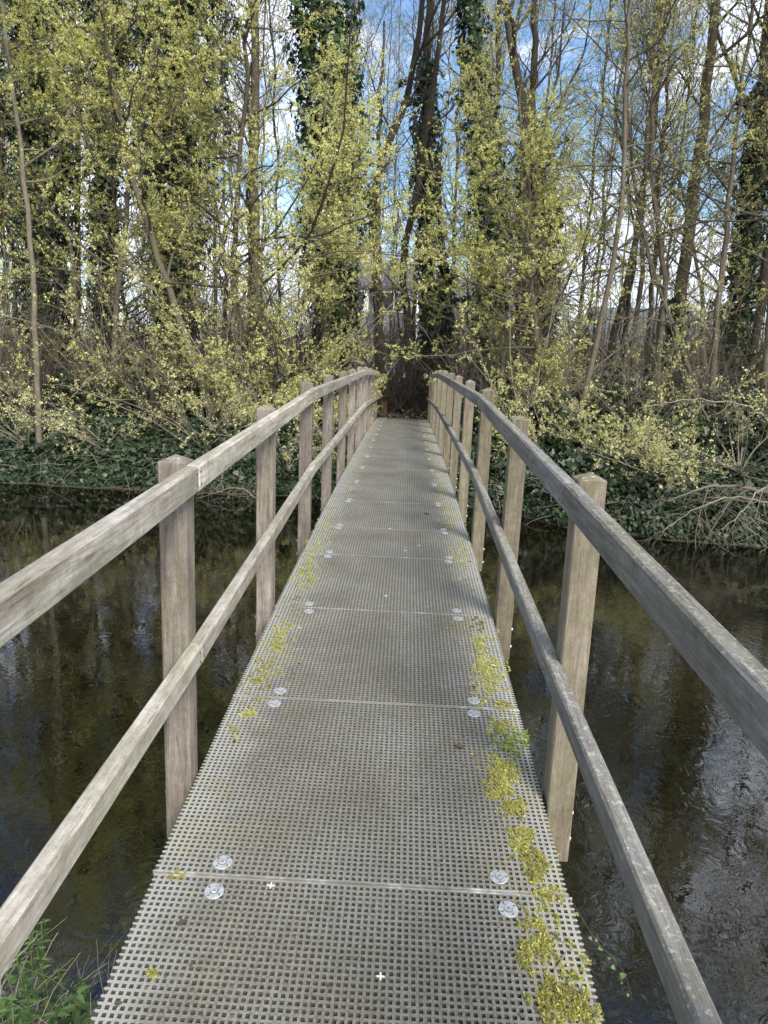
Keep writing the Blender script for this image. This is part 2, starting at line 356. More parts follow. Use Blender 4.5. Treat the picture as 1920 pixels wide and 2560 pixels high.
# ------------------------------------------------------------------ footbridge
bridge = empty('footbridge', (0, 0, deck_z(8)))
tag(bridge, 'narrow arched timber footbridge with grey grating deck and two post-and-rail sides across the dark canal', 'bridge')
BZ = deck_z(8)
HW, PT = .6, .02
PL = .9742
seams = [1.7749+PL*i for i in range(-3, 4)] + [5.4363+PL*i for i in range(0, 14)]
def vnoise_(x, y, seed=0, f=1.0):
    x = np.asarray(x, float)*f; y = np.asarray(y, float)*f
    return (np.sin(x*1.3+seed)*np.cos(y*1.7-seed*1.3)+.6*np.sin(x*2.9+y*1.1+seed*2)+.4*np.cos(y*4.1-x*2.3+seed))/2
def panel_mesh(length, key):
    nx = 65; ny = max(4, int(round((length-.016)/.0184)))
    px = 2*HW/nx; py = (length-.012)/ny
    bar = .0080/2; D = .028
    V = []; cnt = []; idx = []; mi = []
    # cell cores: holes as inner rings; lattice top as quads
    hx = (np.arange(nx)+.5)*px-HW; hy = (np.arange(ny)+.5)*py-(length-.012)/2
    hb = px/2-bar; hc = py/2-bar
    X, Y = np.meshgrid(hx, hy); X = X.ravel(); Y = Y.ravel(); n = len(X)
    rr = np.random.default_rng(key)
    jx = rr.normal(0, .0004, (n, 4)); jy = rr.normal(0, .0004, (n, 4))
    sx = np.array([-1, 1, 1, -1]); sy = np.array([-1, -1, 1, 1])
    cx = X[:, None]+sx*hb+jx; cy = Y[:, None]+sy*hc+jy
    row = np.repeat(np.arange(ny), nx)
    top = np.stack([cx, cy, np.zeros_like(cx)], -1)
    # chamfer ring a little below and wider at the bottom
    botx = X[:, None]+sx*(hb-.0009); boty = Y[:, None]+sy*(hc-.0009)
    bot = np.stack([botx, boty, np.full_like(cx, -D)], -1)
    out = np.stack([X[:, None]+sx*px/2, Y[:, None]+sy*py/2, np.zeros_like(cx)], -1)
    Vall = np.concatenate([top, bot, out], 1).reshape(-1, 3)     # 12 per cell
    base = (np.arange(n)*12)[:, None]
    quads = []
    mats_ = []
    for k in range(4):
        k2 = (k+1) % 4
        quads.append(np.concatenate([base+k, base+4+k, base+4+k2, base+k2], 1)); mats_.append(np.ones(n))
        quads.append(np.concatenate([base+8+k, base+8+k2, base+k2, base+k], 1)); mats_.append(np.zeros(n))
    # recessed webs: every other row, and random cells clogged with dirt
    cl_ = vnoise_(X, Y, key*1.7, 6.5)+.5*vnoise_(X, Y, key*3.1, 17)+1.6*np.clip(np.abs(X)-.42, 0, 1)*3
    clog = (rr.random(n) < np.clip(cl_*.55, .02, .8))
    web = np.where((row % 2 == 0) & (rr.random(n) < .93) | clog)[0]; nw = len(web)
    dz_ = -np.where(clog[web], .0015+.006*rr.random(nw)**1.5, .0075+.005*rr.random(nw)); wx = np.stack([X[web, None]+sx*(hb+.001), Y[web, None]+sy*(hc+.001)], -1)
    wv = np.concatenate([wx, np.repeat(dz_, 4).reshape(nw, 4, 1)+rr.normal(0, .0008, (nw, 4, 1))], -1)
    # leave a slot at the far side of each web
    wv[:, 2:, 1] -= (.3+.45*rr.random(nw))[:, None]*py*.5
    wbase = 12*n + np.arange(nw)[:, None]*4
    Vall = np.concatenate([Vall, wv.reshape(-1, 3)])
    Q = np.concatenate(quads); MI = np.concatenate(mats_)
    # open comb edge: drop the outer longitudinal bar of the side cells
    colid = np.tile(np.arange(nx), ny)
    keep = np.ones(len(Q), bool); order = [0, 0, 1, 1, 2, 2, 3, 3]
    for q in range(8):
        k = order[q]
        if k == 3: keep[q*n:(q+1)*n] &= ~(colid == 0)
        if k == 1: keep[q*n:(q+1)*n] &= ~(colid == nx-1)
    Q = np.concatenate([Q[keep], wbase+np.arange(4)[None, :]]); MI = np.concatenate([MI[keep], np.full(nw, 3)])
    V = Vall.tolist(); F_ = Q.tolist(); MI = MI.tolist()
    mb = MB(); mb.v = [tuple(p) for p in V]; mb.f = F_; mb.m = [int(x) for x in MI]
    h = (length-.012)/2
    # solid rims at the two cut ends
    mb.box(-HW, HW, -h-.0035, -h+.0002, -D, .0004, 2); mb.box(-HW, HW, h-.0002, h+.0035, -D, .0007, 2)
    # every third longitudinal bar is deep, seen from below and the side
    c = [len(f) for f in mb.f]; i = [x for f in mb.f for x in f]
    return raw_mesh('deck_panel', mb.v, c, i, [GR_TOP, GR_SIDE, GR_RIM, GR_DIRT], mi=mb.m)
full_panels = [panel_mesh(PL, q) for q in (3, 4, 8, 13, 21)]
short_panel = panel_mesh(seams[7]-seams[6], 5)
# steel fixing disc with ring, centre hole and four crescent slots
def disc_mesh():
    mb = MB()
    mb.lathe([(.0272, -.001), (.0274, .0018), (.0262, .0026), (.0125, .0030), (.0112, .0044), (.0094, .0044), (.0088, .0030), (.0072, .0026), (.0060, .0056), (.0038, .0058), (.0036, .002)], 28, cap=False)
    mb.lathe([(.0036, .0018), (.0002, .0018)], 12, mi=1)
    mb.lathe([(.0128, .00306), (.0113, .00445)], 28, mi=1, cap=False)
    for q in range(4):
        a0 = q*math.pi/2+.4; vs_ = []; fs_ = []
        for k in range(9):
            a = a0 + k/8*math.pi*1.05; t_ = math.sin(k/8*math.pi)*.0012+.0004
            c0 = (math.cos(a0+.3)*.0195, math.sin(a0+.3)*.0195)
            for rr_ in (.0036-t_, .0036+t_): vs_.append((c0[0]+rr_*math.cos(a), c0[1]+rr_*math.sin(a), .0034))
        for k in range(8): fs_.append([2*k, 2*k+1, 2*k+3, 2*k+2])
        mb.add(vs_, fs_, 1)
    c = [len(f) for f in mb.f]; i = [x for f in mb.f for x in f]
    return raw_mesh('fixing_disc', mb.v, c, i, [STEEL, STEEL_DARK], mi=mb.m)
DISC = disc_mesh()
rp = random.Random(5)
panels = []
for k in range(len(seams)-1):
    y0, y1 = seams[k], seams[k+1]
    if y0 > 18.0: break
    y1 = min(y1, 18.35) if y1 < 18.5 else y1
    short = (k == 6)
    z0, z1 = deck_z(y0), deck_z(y1)
    o = obj('deck_panel', short_panel if short else full_panels[k % 5], bridge)
    o.location = (rp.uniform(-.006, .006), (y0+y1)/2, (z0+z1)/2-BZ)
    o.rotation_euler = (math.atan2(z1-z0, y1-y0), 0, rp.uniform(-.003, .003)-.004*(k < 6))
    panels.append(o)
    hl = (y1-y0)/2
    for e in (-1, 1):
        for s in (-1, 1):
            if k < 2: continue
            d = obj('fixing_disc', DISC, o, (s*.411+rp.uniform(-.006, .006), e*(hl-.052)+rp.uniform(-.006, .006), .0012)); d.rotation_euler = (0, 0, rp.uniform(0, 6))
for (a_, b_, r_) in ((822, 2107, .0105), (585, 1912, .011), (834, 1287, .012), (875, 1189, .012), (905, 1178, .012), (842, 1142, .014)):
    p_ = on_deck(a_, b_)
    for o in panels:
        if abs(p_[1]-o.location[1]) < PL/2 + .001:
            lx = p_[0]-o.location[0]; ly = (p_[1]-o.location[1]); mb = MB()
            mb.box(lx-r_, lx+r_, ly-.0024, ly+.0024, .0005, .0012); mb.box(lx-.0022, lx+.0022, ly-r_, ly+r_, .0006, .0013)
            mb.build('white_mark', WHITE, o); break
# stringers and cross-bearers below the grating
yk = [-1.1, 1.6, 3.2, 4.8, 6.6, 8.4, 10.2, 12, 14, 16, 18.3]
for s in (-1, 1):
    for a, b in zip(yk[:-1], yk[1:]):
        za, zb = deck_z(a), deck_z(b); mb = MB(); Ls = math.hypot(b-a, zb-za)
        mb.box(-Ls/2, Ls/2, -.035, .035, -.1, .1)
        o = mb.build('stringer', BEAM, bridge, (s*.555, (a+b)/2, (za+zb)/2-BZ-.14)); o.rotation_euler = Matrix(((0, -1, 0), (1, 0, 0), (0, 0, 1))).to_euler()
        o.rotation_euler = (0, -math.atan2(zb-za, b-a), math.pi/2)
for y in seams[1:-1]:
    if y > 18.2: continue
    mb = MB(); mb.box(-.515, .515, -.05, .05, -.05, .05); mb.build('cross_bearer', BEAM, bridge, (0, y, deck_z(y)-BZ-.085))
# posts
apex = [-.40, -.318, -.255, -.172, -.155, -.146, -.140, -.131, -.142, -.178, -.235, -.29, -.345]
def post_mesh(h):
    a = .044; bv = .004; mb = MB()
    ring = lambda z, q: [(-q+bv, -q, z), (q-bv, -q, z), (q, -q+bv, z), (q, q-bv, z), (q-bv, q, z), (-q+bv, q, z), (-q, q-bv, z), (-q, -q+bv, z)]
    V = []
    levels = [0, h*.3, h*.6, h-.022, h-.018]
    for z in levels[:-1]: V += ring(z, a)
    V += ring(h-.019, a-.003)
    V.append((0, 0, h)); n = len(levels)
    fs_ = [[k*8+i, k*8+(i+1) % 8, (k+1)*8+(i+1) % 8, (k+1)*8+i] for k in range(n-1) for i in range(8)]
    fs_ += [[(n-1)*8+i, (n-1)*8+(i+1) % 8, n*8] for i in range(8)] + [list(range(7, -1, -1))]
    mb.add(V, fs_); return mb
for s in (-1, 1):
    for i in range(13):
        y = 2.206+1.494*(i-1)
        if y > 18.5: continue
        zt = ZC+apex[i]; zb = deck_z(y)-.22
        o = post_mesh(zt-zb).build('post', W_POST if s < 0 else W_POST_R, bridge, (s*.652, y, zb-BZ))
        o.rotation_euler = (0, rp.uniform(-.004, .004), rp.uniform(-.01, .01))
        for zz in (.06, .16):
            mb = MB(); mb.lathe([(.014, 0), (.014, .004), (.008, .006), (.008, .012), (0.001, .012)], 10)
            b = mb.build('bolt', STEEL, o, (s*.044, 0, zz)); b.rotation_euler = (0, s*math.pi/2, 0)
# rails: straight lengths butted at posts
def rail(name, x, knots, top_off, h, th, m):
    for (ya, za), (yb, zb) in zip(knots[:-1], knots[1:]):
        Ls = math.hypot(yb-ya, zb-za)-.003; mb = MB()
        mb.box(-Ls/2, Ls/2, -th/2, th/2, -h/2, h/2, 0, .006)
        o = mb.build(name, m, bridge, (x, (ya+yb)/2, ZC+(za+zb)/2-BZ)); o.rotation_euler = (0, -math.atan2(zb-za, yb-ya), math.pi/2)
        sgn = 1 if x < 0 else -1
        for e in (-1, 1):
            for zz in (-.22, .24):
                nb = MB(); nb.lathe([(.0042, 0), (.0042, .0012), (.0005, .0012)], 8)
                q = nb.build('nail', NAIL, o, (e*(Ls/2-.02), -sgn*(th/2-.0002), zz*h)); q.rotation_euler = (sgn*math.pi/2, 0, 0)
# measured heights relative to eye level (centre line of each rail)
TOPR = [(-.9, -.555), (2.18, -.39), (5.02, -.258), (8.1, -.238), (11.45, -.226), (14.6, -.30), (18.05, -.398)]
TOPL = [(-.9, -.53), (2.17, -.388), (5.16, -.262), (8.2, -.24), (11.35, -.216), (14.6, -.292), (18.05, -.398)]
LOWR = [(-.9, -1.11), (2.2, -.972), (5.05, -.79), (8.1, -.757), (11.8, -.752), (14.8, -.83), (18.0, -.925)]
LOWL = [(-.9, -1.06), (2.17, -.972), (5.1, -.80), (8.2, -.768), (11.7, -.742), (14.8, -.83), (18.0, -.925)]
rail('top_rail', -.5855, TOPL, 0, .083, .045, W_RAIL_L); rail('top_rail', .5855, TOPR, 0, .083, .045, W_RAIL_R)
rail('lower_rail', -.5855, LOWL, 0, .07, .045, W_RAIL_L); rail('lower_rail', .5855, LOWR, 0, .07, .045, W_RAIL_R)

# ------------------------------------------------------------------ plant building
def nrm(a): return a/np.maximum(np.linalg.norm(a, axis=-1, keepdims=True), 1e-9)
def rand_dir(g, n): return nrm(g.normal(size=(n, 3)))
def leaf_geo(g, C, tmpl, size, nrm_bias=None, bias=0, size_var=.35, tint=None, droop=0):
    """n leaves of polygon template at centres C; returns V, counts, idx, tint"""
    n = len(C); k = len(tmpl)
    a = rand_dir(g, n); a[:, 2] -= droop; a = nrm(a)
    nn = rand_dir(g, n)
    if nrm_bias is not None: nn = nrm(nn*(1-bias)+nrm_bias*bias)
    b = nrm(np.cross(nn, a)); a = nrm(np.cross(b, nn))
    s = size*np.exp(g.normal(0, size_var, n))[:, None, None]
    T = np.asarray(tmpl, float)
    V = C[:, None, :] + s*(T[None, :, 0:1]*a[:, None, :] + T[None, :, 1:2]*b[:, None, :] + T[None, :, 2:3]*nn[:, None, :])
    if tint is None: tint = g.random(n)
    return V.reshape(-1, 3), np.full(n, k), np.arange(n*k), np.repeat(np.clip(tint, 0, 1), k)
DIAMOND = [(-.5, 0, 0), (0, -.34, .08), (.5, 0, 0), (0, .34, .08)]
IVYT = [(-.42, 0, 0), (-.3, -.42, .05), (.1, -.36, .0), (.55, 0, -.08), (.1, .36, .0), (-.3, .42, .05)]
def leaves(name, g, C, tmpl, size, m, parent=None, loc=(0, 0, 0), **kw):
    V, c, i, t = leaf_geo(g, C, tmpl, size, **kw)
    return obj(name, raw_mesh(name, V, c, i, m, tint=t), parent, loc)
def tubes_geo(P, Rd, k):
    """P (N,n,3) R (N,n) -> verts and quads"""
    Nn, n, _ = P.shape
    T = np.empty_like(P); T[:, 1:-1] = P[:, 2:]-P[:, :-2]; T[:, 0] = P[:, 1]-P[:, 0]; T[:, -1] = P[:, -1]-P[:, -2]; T = nrm(T)
    m = nrm(T.mean(1)); ref = np.where(np.abs(m[:, 2:3]) > .8, np.array([[1., 0, 0]]), np.array([[0, 0, 1.]]))
    U = nrm(np.cross(T, ref[:, None, :])); W = np.cross(T, U)
    a = np.arange(k)*2*np.pi/k
    V = P[:, :, None, :] + Rd[:, :, None, None]*(np.cos(a)[None, None, :, None]*U[:, :, None, :]+np.sin(a)[None, None, :, None]*W[:, :, None, :])
    base = (np.arange(Nn)*n*k)[:, None, None] + (np.arange(n-1)*k)[None, :, None]
    kk = np.arange(k)[None, None, :]; k2 = (kk+1) % k
    Q = np.stack([base+kk, base+k2, base+k+k2, base+k+kk], -1).reshape(-1, 4)
    return V.reshape(-1, 3), Q
def tubes(name, sets, m, parent=None, loc=(0, 0, 0)):
    Vs = []; Qs = []; b = 0
    for P, Rd, k in sets:
        V, Q = tubes_geo(P, Rd, k); Vs.append(V); Qs.append(Q+b); b += len(V)
    V = np.concatenate(Vs); Q = np.concatenate(Qs)
    return obj(name, raw_mesh(name, V, np.full(len(Q), 4), Q.ravel(), m, smooth=True), parent, loc)
def smooth_path(pts, n):
    pts = np.asarray(pts, float); d = np.r_[0, np.cumsum(np.linalg.norm(np.diff(pts, axis=0), axis=1))]
    t = np.linspace(0, d[-1], n); P = np.stack([np.interp(t, d, pts[:, k]) for k in range(3)], -1)
    for _ in range(2):
        P[1:-1] = (P[:-2]+2*P[1:-1]+P[2:])/4
    return P
def branch(g, P, Rd, kids, t0, length, ang, n, wob, up, rr=.55, tip=.35, tpow=1.0, minr=.0015, lvar=.3, flat=0, t1=1.0, side=None):
    """children for every parent polyline"""
    Nn, m, _ = P.shape
    par = np.repeat(np.arange(Nn), kids); n_ = len(par)
    t = t0 + (t1-t0)*((np.tile(np.arange(kids), Nn)+g.random(n_))/kids)**tpow
    f = t*(m-1); i0 = np.minimum(f.astype(int), m-2); fr = (f-i0)[:, None]
    S = P[par, i0]*(1-fr)+P[par, i0+1]*fr
    T = nrm(P[par, i0+1]-P[par, i0]); r = (Rd[par, i0]*(1-fr[:, 0])+Rd[par, i0+1]*fr[:, 0])
    h = rand_dir(g, n_); h[:, 2] *= (1-flat)
    if side is not None: h = h + np.asarray(side)
    h = nrm(h - (h*T).sum(-1, keepdims=True)*T)
    an = np.radians(ang+g.normal(0, 10, n_))[:, None]
    D = nrm(T*np.cos(an)+h*np.sin(an))
    plen = np.linalg.norm(np.diff(P, axis=1), axis=-1).sum(1)[par]
    Ln = (length*plen if length < 0 else length)*np.ones(n_)
    Ln = np.abs(Ln)*(1.15-.6*t)*np.exp(g.normal(0, lvar, n_))
    out = np.empty((n_, n, 3)); out[:, 0] = S; st = (Ln/(n-1))[:, None]
    for k in range(1, n):
        D = nrm(D + wob*g.normal(size=(n_, 3)) + np.array([0, 0, up]))
        out[:, k] = out[:, k-1]+D*st
    r0 = np.minimum(np.maximum(r*rr, minr), .012*Ln+minr)
    Ro = r0[:, None]*np.linspace(1, tip, n)[None, :]
    return out, np.maximum(Ro, minr*.6)
def on_twigs(g, P, count, spread, t0=.1, cl=3):
    """clustered leaf positions along polylines"""
    Nn, m, _ = P.shape; q = max(1, count//cl)
    par = np.repeat(np.arange(Nn), q); t = t0+(1-t0)*g.random(len(par)); f = t*(m-1); i0 = np.minimum(f.astype(int), m-2); fr = (f-i0)[:, None]
    C = P[par, i0]*(1-fr)+P[par, i0+1]*fr
    C = np.repeat(C, cl, axis=0); return C+g.normal(0, spread, C.shape)
def trunk_path(px, Y, top=None, n=26, seed=0, wob=.03, Y1=None):
    """trunk through picture points at depth Y, root snapped to the ground, extended upward to height top"""
    Y1 = Y if Y1 is None else Y1
    pts = [at(a, b, Y+(Y1-Y)*i/max(1, len(px)-1)) for i, (a, b) in enumerate(px)]
    pts[0][2] = gz(pts[0][0], pts[0][1])-.08
    if top is not None and pts[-1][2] < top:
        d = pts[-1]-pts[-2]; d = d/np.linalg.norm(d); d = d*.6+np.array([0, 0, .7]); d /= d[2]
        pts.append(pts[-1]+d*(top-pts[-1][2]))
    P = smooth_path(pts, n); g = np.random.default_rng(seed)
    w_ = g.normal(0, wob, P.shape); w_[0] = 0; P += w_*np.linspace(.4, 1, n)[:, None]; return P
def rel(P, o): return P-np.asarray(o)
def copy_tree(o, loc, rz, sc=1.0, label=None, group=None):
    r = o.copy(); COL.objects.link(r); r.location = loc; r.rotation_euler = (0, 0, rz); r.scale = (sc, sc, sc)
    if label: r['label'] = label
    if group: r['group'] = group
    for ch in [c for c in bpy.data.objects if c.parent == o]:
        c = ch.copy(); COL.objects.link(c); c.parent = r
    return r

seedc = [100]
def nseed(): seedc[0] += 1; return seedc[0]

def leafy_tree(label, px, Y, r0, top, n1=22, l1=1.6, n2=7, n3=5, fl=12, size=.0245, m=BUD, bk=BARK, tw=TWIG_GREY, t0=.2, name='budding_tree', cat='tree', group=None, tint=(0, 1), up=.03, stems=0, l2=.7, l3=.32, side=None, droop=0, ivy=None, Y1=None, spread=.02, ang=55, wob=.03, t1=1.0):
    g = np.random.default_rng(nseed())
    P = trunk_path(px, Y, top, seed=seedc[0], wob=wob, Y1=Y1); o = P[0].copy()
    root = empty(name, tuple(o)); tag(root, label, cat, group)
    P = rel(P, o)[None]; Rd = (r0*np.linspace(1, .22, P.shape[1])**1.0)[None]
    sets = [(P, Rd, 9)]
    if stems:
        S, SR = branch(g, P[:, :4], Rd[:, :4], stems, 0, 0.75*(P[0, -1, 2]), 22, 18, .05, .05, .75, .25, lvar=.15)
        sets.append((S, SR, 6)); 
        P1 = np.concatenate([smooth_path(P[0], 18)[None], S]); R1 = np.concatenate([np.interp(np.linspace(0, 1, 18), np.linspace(0, 1, P.shape[1]), Rd[0])[None], SR])
    else: P1, R1 = P, Rd
    A, AR = branch(g, P1, R1, n1, t0, l1*1.95, ang+10, 12, .15, up, .5, .3, side=side, t1=t1)
    B, BR = branch(g, A, AR, n2+1, .12, l2*1.1, 48, 9, .15, up-droop, .5, .35, flat=.3)
    Cc, CR = branch(g, B, BR, n3, .1, l3, 45, 6, .18, up-droop, .55, .5, minr=.0018, flat=.2)
    sets += [(A, AR, 5)]
    tubes('trunk', sets, bk, root)
    tubes('twigs', [(B, BR, 4), (Cc, CR, 3)], tw, root)
    if fl:
        L1 = on_twigs(g, Cc, int(fl*3.0), spread*.7, cl=5); L2 = on_twigs(g, B, fl*2, spread*1.0, .2, cl=4)
        Lc = np.concatenate([L1, L2])
        # clumpy density so that bare gaps stay
        dens = vnoise(Lc[:, 0]*1.0+seedc[0], Lc[:, 2]+Lc[:, 1]*.7, seedc[0], 1.5)
        keep = g.random(len(Lc)) < np.clip(.72+.6*dens, .15, 1)
        Lc = Lc[keep]
        ti = tint[0]+(tint[1]-tint[0])*np.clip(g.normal(.5, .25, len(Lc))+.15*dens[keep], 0, 1)
        leaves('crown', g, Lc, DIAMOND, size, m, root, tint=ti, nrm_bias=np.array([[.1, -.3, .8]]), bias=.35)
    if ivy: add_ivy(root, g, P[0], ivy)
    return root
def add_ivy(root, g, P, spec, m=IVY):
    """spec: list of (height, radius, density) along the trunk, local heights"""
    hs = [s[0] for s in spec]; rad = [s[1] for s in spec]
    zmax = hs[-1]; n = int(sum((spec[i+1][0]-spec[i][0])*(spec[i][1]+spec[i+1][1])/2*2*math.pi for i in range(len(spec)-1))*700)
    # clumps: leaf sheets around sub-centres for an uneven outline
    z = hs[0]+(zmax-hs[0])*g.random(n); r_ = np.interp(z, hs, rad); keep = g.random(n) < r_/max(rad); z = z[keep]; r_ = r_[keep]; n = len(z)
    a = g.random(n)*2*np.pi
    lump = 1+.5*vnoise(a*1.5, z, 3+seedc[0], 1.6)+.3*vnoise(a*3, z*2.6, 9+seedc[0], 1.5)
    rr = r_*lump*(1-.45*g.random(n)**2)
    ax = np.interp(z, P[:, 2], P[:, 0]); ay = np.interp(z, P[:, 2], P[:, 1])
    out = np.stack([np.cos(a), np.sin(a), np.zeros(n)], -1)
    C = np.stack([ax, ay, z], -1)+out*rr[:, None]+g.normal(0, .03, (n, 3))
    kp = g.random(n) < np.clip(.75+1.3*vnoise(a*2.2+z*.5, z*1.4, 5+seedc[0], 1.3), .06, 1); C = C[kp]; out = out[kp]; lump = lump[kp]; n = len(C)
    nb = nrm(out+np.array([0, 0, .35]))
    ti = np.clip(g.normal(.5, .27, n)+.25*(lump-1), 0, 1)
    leaves('ivy', g, C, IVYT, .085, m, root, nrm_bias=nb, bias=.62, tint=ti, droop=.5)
def ivy_tree(label, px, Y, r0, top, spec, limbs=8, l1=2.2, bk=BARK_DARK, twg=True, name='ivy_clad_tree', m=IVY, t0=.45, side=None, Y1=None, shoots=60, n2=7):
    g = np.random.default_rng(nseed())
    P = trunk_path(px, Y, top, seed=seedc[0], Y1=Y1); o = P[0].copy(); root = empty(name, tuple(o)); tag(root, label, 'tree')
    P = rel(P, o)[None]; Rd = (r0*np.linspace(1, .3, P.shape[1]))[None]
    A, AR = branch(g, P, Rd, limbs, t0, l1, 50, 14, .12, .08, .5, .25, side=side)
    B, BR = branch(g, A, AR, n2, .15, 1.0, 42, 10, .14, .05, .5, .3)
    Cc, CR = branch(g, B, BR, 6, .1, .45, 42, 6, .16, .04, .5, .5, minr=.003)
    tubes('trunk', [(P, Rd, 10), (A, AR, 6)], bk, root)
    tubes('twigs', [(B, BR, 4), (Cc, CR, 3)], TWIG, root)
    add_ivy(root, g, P[0], spec, m)
    if shoots:   # ivy shoots sticking out sideways with leaves on them
        zi = (spec[0][0]+(spec[-1][0]-spec[0][0])*g.random(shoots)); idx = np.clip((zi/P[0, -1, 2]*(P.shape[1]-2)).astype(int), 0, P.shape[1]-2)
        S, SR = branch(g, np.stack([P[0, idx], P[0, idx+1]], 1), np.full((shoots, 2), .02), 1, 0, .75, 75, 7, .15, .02, .4, .5, lvar=.25)
        S = S*1.0
        Lc = on_twigs(g, S, 60, .05, .3, 2); leaves('ivy_shoots', g, Lc, IVYT, .075, m, root, droop=.4, tint=np.clip(g.normal(.5, .25, len(Lc)), 0, 1))
    return root
def bare_tree(label, px, Y, r0, top, n1=14, l1=2.2, n2=8, n3=6, bk=BARK, tw=TWIG, t0=.3, name='bare_tree', group=None, Y1=None, buds=0, side=None, ang=42, l2=1.0, l3=.5, wob=.03, up=.05, m=BUD_OLIVE, ivy=None):
    g = np.random.default_rng(nseed())
    P = trunk_path(px, Y, top, seed=seedc[0], Y1=Y1, wob=wob); o = P[0].copy(); root = empty(name, tuple(o)); tag(root, label, 'tree', group)
    P = rel(P, o)[None]; Rd = (r0*np.linspace(1, .25, P.shape[1]))[None]
    A, AR = branch(g, P, Rd, n1, t0, l1, ang, 14, .1, up, .55, .25, side=side)
    B, BR = branch(g, A, AR, n2, .15, l2, 42, 10, .13, up, .5, .3)
    Cc, CR = branch(g, B, BR, n3, .1, l3, 42, 7, .16, up, .5, .5, minr=.0028)
    tubes('trunk', [(P, Rd, 10), (A, AR, 6)], bk, root)
    tubes('twigs', [(B, BR, 4), (Cc, CR, 3)], tw, root)
    if buds:
        Lc = on_twigs(g, Cc, buds, .03); leaves('crown', g, Lc, DIAMOND, .035, m, root)
    if ivy: add_ivy(root, g, P[0], ivy)
    return root
# ------------------------------------------------------------------ the wood: ivy-clad trees
ivy_tree('thick ivy-clad tree at the far left edge behind the slender pale trunk', [(95, 900), (90, 500), (80, 0)], 18, .2, 18, [(0, .3), (2, .5), (5, .75), (8, .9), (11.5, .5)], side=(0, 0, 0))
ivy_tree('narrow ivy-clad trunk just left of the biggest ivy tree', [(225, 880), (222, 450), (228, 0)], 19, .16, 17, [(0, .2), (3, .35), (7, .4), (9, .55), (12, .3)], l1=1.8)
ivy_tree('biggest ivy-covered tree, a broad dark green mass in the left half', [(372, 880), (378, 450), (385, 0)], 19, .26, 19, [(0, .35), (2.5, .6), (4.5, .8), (6.5, 1.15), (9, 1.35), (12.5, .8)], shoots=120)
ivy_tree('tall ivy-covered tree left of the bridge end, dark column reaching out of the picture', [(715, 860), (722, 450), (712, 150), (690, 0)], 19, .24, 19, [(0, .35), (2.2, .55), (4.5, .8), (7, .85), (9, .75), (13, .5)], shoots=110)
ivy_tree('slim ivy-clad tree rising straight above the end of the bridge', [(922, 830), (925, 500), (920, 200), (925, 0)], 23, .2, 17, [(0, .3), (4, .26), (6, .4), (8.5, .42), (10.2, .2)], limbs=10, t0=.6, shoots=40)
ivy_tree('ivy-clad trunk right of the bridge end with a smooth dark green column', [(1075, 830), (1060, 500), (1040, 250), (1012, 0)], 19, .2, 18, [(0, .25), (2.5, .4), (4.5, .5), (6.5, .46), (9, .33), (12.5, .28)], limbs=6, t0=.75, shoots=50)
ivy_tree('ivy-clad tree half hidden behind the dense yellow-green tree on the right', [(1165, 860), (1160, 550), (1150, 250)], 20, .2, 12, [(0, .3), (2.5, .45), (5, .65), (6.6, .5), (7.6, .12)], l1=1.8)
ivy_tree('leaning ivy-patched trunk at the right edge of the wood', [(1560, 900), (1600, 640), (1645, 250), (1665, 0)], 17, .22, 17, [(0, .3), (2, .3), (3.5, .33), (6, .28), (7.5, .24)], bk=BARK, shoots=20, limbs=12, t0=.3)
ivy_tree('thin ivy-wrapped trunk right of the stump at the path end', [(965, 840), (958, 600), (948, 420)], 21, .13, 8, [(0, .22), (2, .3), (3.5, .22), (4.4, .1)], limbs=5, shoots=20, l1=1.2)

# bare trees
bare_tree('crooked bare tree that forks above the middle of the bridge, limb curving right', [(822, 850), (815, 620), (805, 520), (800, 400), (845, 300), (880, 220), (905, 80), (915, 0)], 21, .14, 18, n1=18, side=(0, 0, 0), l1=2.6, bk=BARK_DARK, t0=.35, n2=9)
bare_tree('long crooked dark limb-tree leaning left across the ivy column', [(890, 840), (882, 640), (860, 600), (885, 480), (905, 400)], 22, .14, 17, n1=18, l1=2.2, bk=BARK_DARK)
bare_tree('reddish-brown straight trunk between the ivy column and the bridge end', [(822, 860), (822, 700), (815, 480), (820, 300)], 20, .12, 11, n1=10, l1=1.4, bk=BARK_DARK)
bare_tree('dark tree with many limbs fanning to the upper right', [(1120, 840), (1130, 500), (1140, 260), (1115, 130), (1085, 0)], 18.5, .15, 19, n1=30, l1=4.3, side=(.8, -.2, .2), bk=BARK_DARK, t0=.34, n2=10, n3=7, ang=38)
bare_tree('thick grey trunk on the right with sparse buds', [(1440, 900), (1470, 640), (1500, 400), (1535, 130), (1545, 0)], 17, .16, 18, n1=26, l1=2.2, bk=BARK, t0=.25, buds=4, ivy=[(0, .24), (1.5, .23), (3, .2)])
bare_tree('slim bare tree leaning left behind the slender right-hand tree', [(1290, 860), (1380, 500), (1400, 300), (1440, 0)], 19, .1, 16, n1=18, l1=1.9, bk=BARK, buds=4)
bare_tree('straight grey trunk showing pale between ivy masses on the left', [(560, 860), (548, 500), (552, 0)], 18.5, .15, 18, n1=20, l1=2.0, bk=BARK, t0=.3)
bare_tree('thin dark trunk between two ivy trees at the left', [(165, 880), (170, 400), (160, 0)], 20, .1, 17, n1=18, l1=1.8, bk=BARK_DARK)

